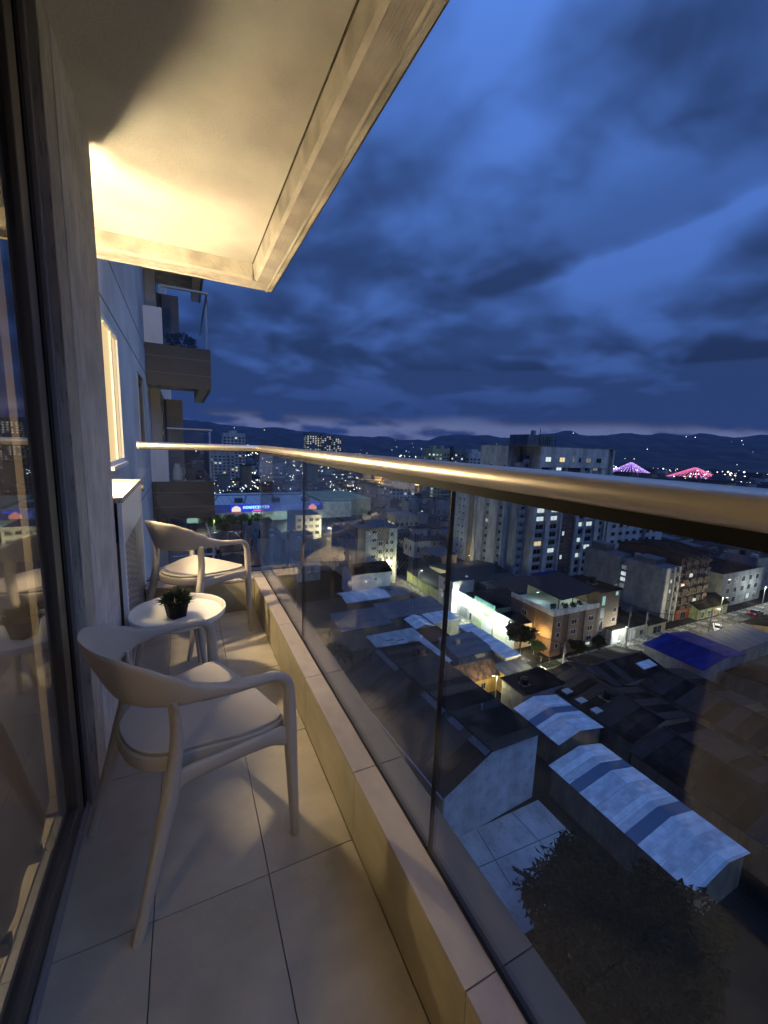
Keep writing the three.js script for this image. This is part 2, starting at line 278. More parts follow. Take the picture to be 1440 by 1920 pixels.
{ // sliding door: jamb, track, sash, pane
  const d = thing('sliding_door', 'tall glass sliding door in a dark frame beside the balcony', 'door');
  part(d, 'jamb', [box(-0.44, -0.348, 0, 2.60, -1.66, -1.632, 0.002)], m.alu);
  part(d, 'jamb_lining', box(-0.555, -0.442, 0, 2.60, -1.659, -1.651), M(0.20, 0.16, 0.115)); part(d, 'weather_seal', box(-0.44, -0.362, 0.02, 2.58, -1.632, -1.600), m.black);
  part(d, 'stile', box(-0.405, -0.366, 0.03, 2.52, -1.600, -1.525, 0.004), m.aluDark);
  part(d, 'bottom_rail', box(-0.405, -0.366, 0.022, 0.095, -1.525, -0.06, 0.004), m.aluDark);
  part(d, 'top_rail', box(-0.405, -0.366, 2.45, 2.52, -1.525, -0.06, 0.004), m.aluDark);
  part(d, 'stile', box(-0.405, -0.366, 0.03, 2.52, -0.06, 0.01, 0.004), m.aluDark);
  part(d, 'track', [box(-0.45, -0.352, -0.002, 0.012, -1.632, 1.6), box(-0.364, -0.360, 0.012, 0.03, -1.632, 1.6), box(-0.412, -0.408, 0.012, 0.03, -1.632, 1.6)], m.alu);
  part(d, 'head', box(-0.45, -0.35, 2.52, 2.60, -1.632, 1.6, 0.003), m.aluDark);
  part(d, 'glass_pane', box(-0.388, -0.382, 0.095, 2.45, -1.525, -0.06), m.doorGlass);
}
{ // the room behind the door
  const wallM = M(0.62, 0.57, 0.48, { map: at(T.mott, 2) });
  struct('room_floor', box(-3.6, -0.46, -0.15, 0.0, -1.63, 2.2), M(0.52, 0.46, 0.36, { map: at(T.stone, 1.2), roughness: 0.5 }));
  struct('room_wall', [box(-3.75, -3.6, 0, 2.6, -1.8, 2.2), box(-3.75, 0.8, 0, 2.6, 2.2, 2.35), box(-0.46, -0.33, 0, 2.6, 1.35, 2.2), box(-3.6, -0.56, 0, 2.6, -1.80, -1.66)], wallM);
  const cu = thing('curtain', 'dusky grey curtain hanging inside the glass door', 'curtain');
  const N = 260, z0 = -1.58, z1 = -0.66, pos = [], idx = [];
  for (let i = 0; i <= N; i++) for (let j = 0; j < 2; j++) {
    const z = z0 + (z1 - z0) * i / N, f = z * 26 + 2.2 * vnoise(z * 3, 1, 4), x = -0.445 + 0.006 * Math.sin(f) + 0.003 * Math.sin(f * 0.37 + 1);
    pos.push(x, j ? 2.5 : 0.11, z); if (i && j) { const b = (i - 1) * 2; idx.push(b, b + 2, b + 1, b + 1, b + 2, b + 3); }
  }
  const g = new THREE.BufferGeometry(); g.setAttribute('position', new THREE.Float32BufferAttribute(pos, 3)); g.setIndex(idx); g.computeVertexNormals();
  part(cu, 'cloth', g, new THREE.MeshPhysicalMaterial({ color: C(0.20, 0.165, 0.13), roughness: 1, transmission: 0.22, thickness: 0, side: THREE.DoubleSide, bumpMap: at(T.weave, 0.03), bumpScale: 0.0005 }));
  part(cu, 'hem_weight', [-1.4, -1.15, -0.9].map(z => box(-0.46, -0.43, 0.075, 0.112, z, z + 0.03, 0.003)), m.aluDark);
  const tl = thing('ceiling_lamp', 'warm ceiling lamp glowing inside the room', 'lamp', [-1.75, 2.6, 1.75]);
  part(tl, 'base', cyl(V(0, 0, 0), V(0, -0.05, 0), 0.1, 0.1, 24), m.aluDark);
  part(tl, 'globe', new THREE.SphereGeometry(0.13, 24, 16).translate(0, -0.17, 0), glow(1, 0.72, 0.38, 2.5), false);
  lamp(tl, [0, -0.17, 0], C(1, 0.73, 0.38), 6.5, 0.13);
  const fl = thing('floor_lamp', 'low warm lamp glowing behind the curtain', 'lamp', [-1.15, 0, -1.2]);
  part(fl, 'stand', [cyl(V(0, 0, 0), V(0, 0.02, 0), 0.12, 0.12, 20), cyl(V(0, 0.02, 0), V(0, 0.98, 0), 0.012)], m.aluDark);
  part(fl, 'globe', new THREE.SphereGeometry(0.08, 20, 12).translate(0, 1.04, 0), glow(1, 0.72, 0.38, 3), false); lamp(fl, [0, 1.04, 0], C(1, 0.82, 0.54), 4.2, 0.08);
}
{ // niche with the condenser cupboard, and the lamp that lights the end of the balcony
  const c = thing('condenser_cupboard', 'white cupboard with glass and mesh front beside the far chair', 'cupboard');
  part(c, 'top', box(FX, -0.283, 1.015, 1.045, -3.44, -2.40, 0.004), M(0.60, 0.54, 0.44, { map: at(T.pitc, 0.6), roughness: 0.8, bumpMap: at(T.pits, 0.6), bumpScale: 0.003 }));
  part(c, 'frame', [box(-0.31, -0.288, 0.0, 1.015, -3.44, -3.40, 0.003), box(-0.31, -0.288, 0.0, 1.015, -2.44, -2.40, 0.003), box(-0.309, -0.289, 0.0, 0.05, -3.40, -2.44), box(-0.309, -0.289, 0.955, 1.015, -3.40, -2.44), box(FX, -0.31, 0, 1.015, -3.44, -3.425)], m.white);
  part(c, 'glossy_panel', box(-0.304, -0.293, 0.79, 0.955, -3.40, -2.44), M(0.62, 0.62, 0.64, { roughness: 0.3 }));
  const bars = [], slope = 0.95; for (let k = -34; k < 26; k++) {
    const za = -3.40, zb = -2.44, y0 = 0.05 + k * 0.038, f = z => y0 + (z - za) * slope;
    let a = za, b = zb; if (f(a) < 0.05) a = za + (0.05 - y0) / slope; if (f(b) > 0.79) b = za + (0.79 - y0) / slope; if (b - a < 0.03) continue;
    const L = Math.hypot(b - a, f(b) - f(a)), g = new THREE.BoxGeometry(0.0016, 0.0085, L); g.rotateX(-Math.atan2(f(b) - f(a), b - a)); bars.push(g.translate(-0.295, (f(a) + f(b)) / 2, (a + b) / 2));
  }
  for (let k = 0; k < 16; k++) bars.push(box(-0.2975, -0.2965, 0.05, 0.79, -3.38 + k * 0.06, -3.377 + k * 0.06));
  part(c, 'inner_panel', box(-0.345, -0.335, 0.05, 0.79, -3.40, -2.44), m.black);
  part(c, 'mesh_screen', bars, M(0.66, 0.66, 0.70, { roughness: 0.45 }));
  part(c, 'condenser', box(-0.54, -0.36, 0.08, 0.8, -3.3, -2.5, 0.02), m.aluDark);
  const l = thing('wall_lamp', 'warm wall lamp hidden behind the plastered pillar', 'lamp', [FX + 0.005, 1.98, -2.475]);
  part(l, 'back_plate', box(0, 0.012, -0.10, 0.10, -0.05, 0.05, 0.003), m.aluDark);
  part(l, 'hood', [box(0.006, 0.215, -0.32, 0.32, 0.042, 0.048, 0.002), box(0.209, 0.215, -0.32, 0.32, -0.026, 0.042, 0.002)], m.white);
  part(l, 'arm', cyl(V(0.012, 0, 0), V(0.08, 0, 0), 0.008), m.aluDark);
  part(l, 'bulb', new THREE.SphereGeometry(0.03, 16, 12).translate(0.11, 0, 0), glow(1.0, 0.70, 0.30, 4), false);
  lamp(l, [0.11, 0, 0], C(1.0, 0.77, 0.44), 7.2, 0.045);
  const l2 = thing('wall_lamp', 'second lower warm wall lamp behind the pillar, over the cupboard', 'lamp', [FX + 0.005, 1.42, -2.74]);
  part(l2, 'back_plate', box(0, 0.012, -0.05, 0.05, -0.05, 0.05, 0.003), m.aluDark); part(l2, 'arm', cyl(V(0.012, 0, 0), V(0.05, 0, 0), 0.008), m.aluDark);
  part(l2, 'bulb', new THREE.SphereGeometry(0.035, 16, 12).translate(0.08, 0, 0), glow(1.0, 0.70, 0.30, 4), false); lamp(l2, [0.08, 0, 0], C(1.0, 0.77, 0.44), 9.5, 0.035);
}
{ // facade of our own building beyond the balcony
  const b = thing('apartment_facade', 'pale plastered wall of the apartment block with a lit window', 'building');
  part(b, 'wall', [box(-0.80, FX, -40.65, 14, -30, -1.80), box(-12, -0.80, -40.65, 14, -30, -3.6), box(-12, -0.80, 2.95, 14, -3.6, 8), box(-12, -0.44, -40.65, -0.16, -3.6, 8)], m.facade);
  const line = M(0.12, 0.12, 0.14);
  part(b, 'wall_joint', [box(FX, FX + 0.003, 2.93, 2.945, -8.8, -3.5), box(FX, FX + 0.003, 2.46, 2.475, -8.8, -3.5), box(FX, FX + 0.003, 0.44, 0.455, -8.8, -3.5)], line);
  const w = part(b, 'window', [box(FX, FX + 0.035, 1.10, 1.14, -4.82, -3.9), box(FX, FX + 0.035, 2.24, 2.28, -4.82, -3.9), box(FX, FX + 0.035, 1.14, 2.24, -4.82, -4.775), box(FX, FX + 0.03, 1.14, 2.24, -4.45, -4.41)], m.white); w.userData.label = 'lit window with a pale frame';
  part(w, 'pane', box(FX, FX + 0.012, 1.14, 2.24, -4.775, -3.9), glow(1.0, 0.72, 0.34, 0.85));
  part(w, 'sill', box(FX, FX + 0.06, 1.07, 1.10, -4.86, -3.9), m.white);
  const w2 = part(b, 'window', [box(FX, FX + 0.02, 1.2, 1.23, -7.8, -6.95), box(FX, FX + 0.02, 2.23, 2.26, -7.8, -6.95), box(FX, FX + 0.02, 1.23, 2.23, -7.8, -7.76), box(FX, FX + 0.02, 1.23, 2.23, -6.99, -6.95)], m.frame);
  part(w2, 'pane', box(FX, FX + 0.008, 1.23, 2.23, -7.76, -6.99), m.darkPane);
  part(b, 'vent_pipe', cyl(V(FX, 0.93, -3.95), V(FX + 0.25, 0.93, -3.95), 0.035, 0.035, 16), m.aluDark);
}
function neighbourBalcony(y, label) {                       // y: top of its parapet
  const Z0 = -8.8, Z1 = -12.2, X1 = 0.53, t = thing('neighbour_balcony', label, 'balcony', [0, y, 0], 0, 'balconies stacked on the far side of the facade');
  part(t, 'end_panel', box(FX + 0.006, X1, -0.73, 0, Z0 - 0.05, Z0), m.brown);
  part(t, 'panel_joint', [box(FX + 0.006, X1, -0.215, -0.205, Z0, Z0 + 0.002), box(FX + 0.006, X1, -0.50, -0.49, Z0, Z0 + 0.002)], M(0.16, 0.15, 0.15));
  part(t, 'front_panel', box(X1 - 0.05, X1 + 0.001, -0.73, -0.001, Z1, Z0 - 0.05), m.brown);
  part(t, 'slab', [box(FX + 0.006, X1 - 0.051, -0.46, -0.27, Z1, Z0 - 0.051)], m.lip);
  part(t, 'edge_lip', [box(X1 - 0.22, X1 - 0.052, -0.725, -0.47, Z1, Z0 - 0.052), box(FX + 0.006, X1 - 0.22, -0.725, -0.47, Z0 - 0.22, Z0 - 0.052)], m.lip);
  part(t, 'niche_wall', [box(FX + 0.004, -0.26, 0.001, 0.62, Z0 - 0.12, Z0 - 0.004)], m.facade);
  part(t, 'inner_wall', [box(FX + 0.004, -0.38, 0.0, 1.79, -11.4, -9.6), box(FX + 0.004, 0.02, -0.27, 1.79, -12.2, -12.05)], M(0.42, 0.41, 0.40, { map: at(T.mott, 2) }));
  part(t, 'balcony_door', box(-0.38, -0.372, -0.2, 1.6, -11.0, -10.0), m.darkPane);
  part(t, 'glass_pane', [box(-0.25, X1 - 0.03, 0.02, 0.98, Z0 - 0.035, Z0 - 0.027)], m.railGlass);
  part(t, 'glass_pane', [box(X1 - 0.035, X1 - 0.027, 0.02, 0.98, Z1, Z0 - 0.04)], m.railGlass);
  part(t, 'handrail', [cyl(V(-0.26, 1.0, Z0 - 0.03), V(X1 - 0.03, 1.0, Z0 - 0.03), 0.025), cyl(V(X1 - 0.03, 1.0, Z0 - 0.03), V(X1 - 0.03, 1.0, Z1), 0.025)], m.alu);
  return t;
}
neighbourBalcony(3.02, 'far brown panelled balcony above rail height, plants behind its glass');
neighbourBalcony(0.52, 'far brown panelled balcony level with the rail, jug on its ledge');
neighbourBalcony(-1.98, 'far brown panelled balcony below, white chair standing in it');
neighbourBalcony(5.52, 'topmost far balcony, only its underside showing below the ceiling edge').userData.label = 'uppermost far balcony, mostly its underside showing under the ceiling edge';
{
  const j = thing('jug', 'pale plastic jug standing on the far balcony ledge', 'jug', [-0.12, 0.525, -8.95]);
  part(j, 'body', new THREE.LatheGeometry([[0, 0], [0.085, 0], [0.09, 0.03], [0.088, 0.2], [0.06, 0.27], [0.05, 0.30], [0.055, 0.33], [0.045, 0.33], [0, 0.30]].map(p => new THREE.Vector2(...p)), 20), M(0.62, 0.58, 0.52), false);
  part(j, 'handle', new THREE.TorusGeometry(0.06, 0.012, 8, 16, Math.PI).rotateZ(-Math.PI / 2).translate(0.08, 0.18, 0), M(0.55, 0.52, 0.48));
  const k = thing('bucket', 'dark translucent bucket beside the jug on the far balcony', 'bucket', [0.12, 0.525, -8.96]);
  part(k, 'body', new THREE.LatheGeometry([[0, 0], [0.08, 0], [0.105, 0.24], [0.112, 0.245], [0.1, 0.245], [0.075, 0.02]].map(p => new THREE.Vector2(...p)), 20), M(0.10, 0.11, 0.14, { side: THREE.DoubleSide }), false);
  part(k, 'handle', new THREE.TorusGeometry(0.105, 0.005, 6, 20, Math.PI).translate(0, 0.24, 0), m.alu);
}
// ---------------------------------------------------------------- foliage
function crown(parent, blobs, n, size, mat) {               // leaves through the outer volume of several clumps, one mesh
  const tot = blobs.reduce((s, b) => s + b[3] ** 2, 0), pos = [], col = [], q = new THREE.Quaternion(), L = [[-.5, 0, 0], [0, -.12, .5], [0, .12, 1], [.5, 0, 0], [0, .1, .5]].map(p => V(...p)), F = [[0, 1, 2], [3, 2, 1]];
  blobs.forEach((b, bi) => {
    const c = Math.round(n * b[3] ** 2 / tot);
    for (let i = 0; i < c; i++) {
      const d = V(rr(-1, 1), rr(-1, 1), rr(-1, 1)).normalize(), r = b[3] * (0.45 + 0.6 * Math.sqrt(rnd())) * (0.75 + 0.5 * vnoise(d.x * 3 + bi * 5, d.y * 3 + d.z * 2.3 + 9, 6));
      q.setFromEuler(new THREE.Euler(rr(0, 6.3), rr(0, 6.3), rr(0, 6.3))); const s = size * rr(0.6, 1.4), t = rr(0.65, 1.3);
      for (const f of F) for (const k of f) { const v = L[k].clone().multiplyScalar(s).applyQuaternion(q); pos.push(b[0] + d.x * r + v.x, b[1] + d.y * r * 0.82 + v.y, b[2] + d.z * r + v.z); col.push(t, t, t * 0.9); }
    }
  });
  const g = new THREE.BufferGeometry(); g.setAttribute('position', new THREE.Float32BufferAttribute(pos, 3)); g.setAttribute('color', new THREE.Float32BufferAttribute(col, 3)); g.computeVertexNormals();
  const o = new THREE.Mesh(g, mat); o.name = 'crown'; o.castShadow = o.receiveShadow = true; parent.add(o); return o;
}
function tree(name, label, x, z, h, rad, n, size, mat, group) {
  const t = thing(name, label, 'tree', [x, GY, z], 0, group), blobs = [];
  const N = 6 + Math.floor(rad);
  for (let i = 0; i < N; i++) { const a = i / N * 6.28 + rr(0, 1), r = rad * rr(0.2, 0.68); blobs.push([Math.cos(a) * r, h - rad * rr(0.35, 1.1), Math.sin(a) * r, rad * rr(0.34, 0.52)]); }
  blobs.push([0, h - rad * 0.55, 0, rad * 0.5]);
  part(t, 'trunk', [cyl(V(0, 0, 0), V(0.1, h * 0.5, 0), 0.035 * h, 0.02 * h), ...blobs.slice(0, 5).map(b => cyl(V(0.1, h * 0.45, 0), V(b[0], b[1], b[2]), 0.016 * h, 0.004 * h, 6))], m.bark);
  crown(t, blobs, n, size, mat); return t;
}
{ // plants on the far upper balcony
  for (const [x, s] of [[-0.12, 0.16], [0.06, 0.2], [0.2, 0.13]]) {
    const p = thing('potted_plant', ['dark round potted plant on the far upper balcony ledge', 'tallest dark potted plant on the far upper balcony ledge', 'small dark potted plant nearest the glass corner of the far upper balcony'][x < 0 ? 0 : x < 0.1 ? 1 : 2], 'plant', [x, 2.95, -9.05]);
    part(p, 'pot', new THREE.CylinderGeometry(0.07, 0.05, 0.12, 14).translate(0, 0.06, 0), m.black); crown(p, [[0, 0.14 + s * 0.6, 0, s * 0.7]], 160, 0.05, m.leafDark);
  }
}
// ---------------------------------------------------------------- armchairs
function makeChair(label) {
  const t = thing('armchair', label, 'chair', [0, 0, 0], 0, 'taupe plastic armchairs on the balcony');
  const tw = (x, s) => s * x, up = [];
  // arms and back are one moulded band: from the front post up over one arm, round the back and down the other
  const half = [[.269, .40, .214, .018, .021], [.270, .53, .209, .018, .019], [.269, .596, .199, .018, .017], [.267, .626, .170, .0185, .0140], [.264, .638, .110, .0190, .0135], [.254, .648, .020, .0170, .0165], [.234, .660, -.060, .0135, .027], [.200, .673, -.122, .0110, .050], [.150, .690, -.180, .0100, .073], [.085, .702, -.224, .0095, .092]];
  const ups = [[0, .08, 1], [0, .08, 1], [0, .6, 1], [0, 1, .55], [0, 1, .05], [.02, 1, 0], [.05, 1, -.05], [.12, 1, -.16], [.10, 1, -.28], [.05, 1, -.36]];
  const mir = q => [-q[0], ...q.slice(1)], band = [...half, [0, .706, -.240, .0095, .098], ...half.map(mir).reverse()], bup = [...ups, [0, 1, -.39], ...ups.map(u => [-u[0], u[1], u[2]]).reverse()];
  part(t, 'backrest', sweep(band, bup, 170, 20), m.chair);
  for (const s of [1, -1]) {
    part(t, 'leg', sweep([[s * .262, 0, .240, .0130, .0135], [s * .266, .22, .226, .016, .0175], [s * .269, .41, .2135, .018, .021]], V(0, .08, 1), 24, 14), m.chair);
    part(t, 'leg', sweep([[s * .226, 0, -.245, .0125, .0135], [s * .219, .20, -.190, .0165, .017], [s * .212, .37, -.142, .021, .022], [s * .208, .47, -.122, .0205, .017], [s * .206, .55, -.114, .0215, .014], [s * .204, .600, -.116, .0255, .011], [s * .202, .645, -.120, .032, .007]], V(0, .1, 1), 40, 16), m.chair);
    part(t, 'side_rail', sweep([[s * .212, .402, -.136, .010, .030], [s * .218, .416, -.10, .011, .026], [s * .240, .424, 0, .011, .022], [s * .260, .420, .14, .011, .025], [s * .268, .405, .205, .011, .036]], V(0, 1, 0), 26, 12), m.chair);
  }
  const outline = (inset, back) => {
    const s = new THREE.Shape(), fw = .258 - inset, bw = .170 - inset, f = .228 - inset, b = -.200 + inset;
    s.moveTo(-fw + .04, f); s.quadraticCurveTo(0, f + .014, fw - .04, f); s.quadraticCurveTo(fw, f, fw, f - .045);
    s.bezierCurveTo(fw - .004, f - .16, bw + .045, b + .21, bw + .02, b + .13); s.bezierCurveTo(bw, b + .04, bw - .06, b, bw - .13, b - .004); s.lineTo(-bw + .13, b - .004);
    s.bezierCurveTo(-bw + .06, b, -bw, b + .04, -bw - .02, b + .13); s.bezierCurveTo(-bw - .045, b + .21, -fw + .004, f - .16, -fw, f - .045); s.quadraticCurveTo(-fw, f, -fw + .04, f); return s;
  };
  const fr = new THREE.ExtrudeGeometry(outline(0.012), { depth: .036, bevelEnabled: true, bevelThickness: .005, bevelSize: .005, bevelSegments: 3, curveSegments: 14 }).rotateX(Math.PI / 2).translate(0, .445, 0);
  part(t, 'seat_frame', toCreasedNormals(fr.toNonIndexed(), 0.7), m.chair);
  const se = new THREE.ExtrudeGeometry(outline(0.017), { depth: .005, bevelEnabled: true, bevelThickness: .003, bevelSize: .003, bevelSegments: 3, curveSegments: 14 }).rotateX(Math.PI / 2).translate(0, .4595, 0);
  part(t, 'seat', toCreasedNormals(se.toNonIndexed(), 0.7), m.chairSeat);
  return t;
}
const chair = makeChair('nearer taupe plastic armchair with its back to the glass door');
chair.position.set(-0.016, 0, -1.380); chair.rotation.y = R(112);
copy(chair, [0.036, 0, -2.94], R(51), 'farther taupe plastic armchair in the balcony corner behind the table', [1.01, 1.07, 1.01]);
{ // tray table and pot
  const t = thing('side_table', 'round white tray table between the two armchairs', 'table', [-0.052, 0, -2.355]);
  part(t, 'tray', toCreasedNormals(new THREE.LatheGeometry([[0, .398], [.214, .398], [.230, .406], [.237, .436], [.2355, .440], [.229, .440], [.226, .436], [.221, .412], [.214, .406], [0, .405]].map(p => new THREE.Vector2(...p)), 72).toNonIndexed(), 0.6), m.table, false);
  for (const a of [-1.128, 0.966, 3.06]) part(t, 'leg', cyl(V(Math.cos(a) * .235, 0, Math.sin(a) * .235), V(Math.cos(a) * .165, .40, Math.sin(a) * .165), .012, .015, 16), m.chair);
  const p = thing('pot_plant', 'small spiky green plant in a square black pot on the tray table', 'plant', [-0.064, 0.4055, -2.335], 0.45);
  p.scale.setScalar(0.97);
  const pot = new THREE.CylinderGeometry(.068, .050, .085, 4, 1).rotateY(Math.PI / 4).translate(0, .0425, 0);
  part(p, 'pot', [pot, box(-.052, .052, .078, .088, .045, .052, .001), box(-.052, .052, .078, .088, -.052, -.045, .001), box(-.052, -.045, .078, .088, -.045, .045), box(.045, .052, .078, .088, -.045, .045)], m.black);
  part(p, 'soil', new THREE.SphereGeometry(.055, 16, 8, 0, 6.3, 0, 0.9).scale(1, .4, 1).translate(0, .07, 0), m.soil);
  const gs = [];
  for (let i = 0; i < 420; i++) {
    const a = rr(0, 6.283), e = Math.acos(rr(-0.1, 0.95)), L = rr(.035, .066) * (1.05 - .35 * Math.cos(e)), d = V(Math.sin(e) * Math.cos(a), Math.cos(e), Math.sin(e) * Math.sin(a)), o = V(d.x * .035, .095 + d.y * .02, d.z * .035);
    const q = o.clone().addScaledVector(d, L * .5), tip = q.clone().add(V(d.x * L * .5, d.y * L * .5 + rr(-.01, .016), d.z * L * .5));
    gs.push(cyl(o, q, .0012, .0028, 4), cyl(q, tip, .0028, .0004, 4));
  }
  part(p, 'foliage', gs, m.spike).userData.kind = 'stuff';
}
// ============================================================ the city below: ground, streets
const G = y => GY + y;
struct('ground', new THREE.PlaneGeometry(14000, 14000).rotateX(-Math.PI / 2).translate(0, GY, 0), M(0.030, 0.028, 0.024, { map: at(T.dirt, 60), roughness: 1, specularIntensity: 0.2 }));
{
  const asphalt = M(0.19, 0.18, 0.155, { map: at(T.dirt, 9), roughness: 0.85, bumpMap: at(T.grain, 2), bumpScale: 0.01 });
  const sh = (x0, x1, z0, z1, y) => box(x0, x1, G(-0.2), G(y), z0, z1);
  struct('road', [sh(55.5, 60, -185, -44, 0.01)], asphalt); struct('road', [sh(60, 330, -52, -46.8, 0.014)], asphalt); struct('road', [sh(-40, 400, -199, -187, 0.01)], asphalt);
  const walk = M(0.34, 0.33, 0.29, { map: at(T.dirt, 5), roughness: 0.9 });
  struct('pavement', [sh(53.9, 55.5, -185, -44, 0.13), sh(60, 61.9, -185, -55.5, 0.13), sh(61.9, 330, -53.9, -52, 0.13), sh(61.5, 330, -46.8, -45.6, 0.13)], walk);
  struct('yard_slab', box(24.6, 37.4, G(0), G(0.12), -30.3, -20.5), M(0.46, 0.47, 0.49, { map: at(T.patch, 8), roughness: 0.9, bumpMap: at(T.grain, 2), bumpScale: 0.01 }));
  const lines = []; for (const [a, b] of [[[28, -30.2], [27.2, -24]], [[33.2, -30.2], [33.6, -21]], [[25, -26.8], [37, -26.2]]]) lines.push(cyl(V(a[0], G(0.124), a[1]), V(b[0], G(0.124), b[1]), 0.05, 0.05, 4));
  struct('yard_joint', lines, M(0.12, 0.12, 0.12));
  const pl = thing('plank', 'dark broken plank lying on the pale yard slab', 'plank', [29.2, G(0.12), -24.2], 0.5); part(pl, 'board', [box(-0.2, 0.22, 0, 0.10, -1.1, 1.1, 0.02), box(-0.1, 0.14, 0.1, 0.17, -1.3, 0.2, 0.02)], m.bark);
  const gr = struct('lawn', sh(61.6, 67, -53.8, -52.1, 0.16), M(0.05, 0.09, 0.025, { map: at(T.dirt, 2), roughness: 1, bumpMap: at(T.grain, 0.6), bumpScale: 0.05 }));
}
// ---------------------------------------------------------------- houses
const slab4 = (p, t = 0.12) => {                            // a sheet through four points (counter-clockwise from above), t thick
  const g = new THREE.BufferGeometry(), a = p.map(q => V(...q)), b = a.map(q => q.clone().setY(q.y - t)), P8 = [...a, ...b], f = [[0, 1, 2, 3], [7, 6, 5, 4], [0, 4, 5, 1], [1, 5, 6, 2], [2, 6, 7, 3], [3, 7, 4, 0]], pos = [];
  for (const [i, j, k, l] of f) for (const q of [i, j, k, i, k, l]) pos.push(P8[q].x, P8[q].y, P8[q].z);
  g.setAttribute('position', new THREE.Float32BufferAttribute(pos, 3)); g.computeVertexNormals(); return g;
};
const tri = (a, b, c) => { const g = new THREE.BufferGeometry(); g.setAttribute('position', new THREE.Float32BufferAttribute([...a, ...b, ...c], 3)); g.computeVertexNormals(); return g; };
const winCache = {};
function winGeo(w, h) {
  const k = w.toFixed(2) + 'x' + h.toFixed(2); if (winCache[k]) return winCache[k];
  const t = Math.min(0.09, w * 0.12), d = 0.07;
  return winCache[k] = [merge([box(-w / 2, w / 2, -h / 2, -h / 2 + t, 0, d), box(-w / 2, w / 2, h / 2 - t, h / 2, 0, d), box(-w / 2, -w / 2 + t, -h / 2 + t, h / 2 - t, 0, d), box(w / 2 - t, w / 2, -h / 2 + t, h / 2 - t, 0, d), ...(w > 1 ? [box(-0.03, 0.03, -h / 2 + t, h / 2 - t, 0, d - 0.012)] : [])]),
    merge(box(-w / 2 + t, w / 2 - t, -h / 2 + t, h / 2 - t, 0.002, 0.028))];
}
function win(b, face, plane, u, y, w, h, mat = m.darkPane, fm = m.frame, name = 'window') {   // face 'z' looks +z, 'x' looks -x
  const [fg, pg] = winGeo(w, h), o = new THREE.Mesh(fg, fm); o.name = name; o.castShadow = o.receiveShadow = true;
  if (face === 'z') o.position.set(u, y, plane); else { o.position.set(plane, y, u); o.rotation.y = -Math.PI / 2; }
  const p = new THREE.Mesh(pg, mat); p.name = 'pane'; o.add(p); b.add(o); return o;
}
// a roof slope laid in single sheets, a little uneven in height and tone; p as in slab4, split from p[0]-p[3] to p[1]-p[2]
function sheets(t, p, n, mats, thick = 0.06, jit = 0.025) {
  const L = (a, b, k) => a.map((v, i) => v + (b[i] - v) * k);
  for (let i = 0; i < n; i++) { const a = (i + 0.008) / n, b = (i + 0.992) / n, up = (i % 2 ? jit : 0) + rr(0, jit * 0.4), q = [L(p[0], p[1], a), L(p[0], p[1], b), L(p[3], p[2], b), L(p[3], p[2], a)].map(v => [v[0], v[1] + up, v[2]]); part(t, 'roof_sheet', slab4(q, thick), pick(mats)); }
}
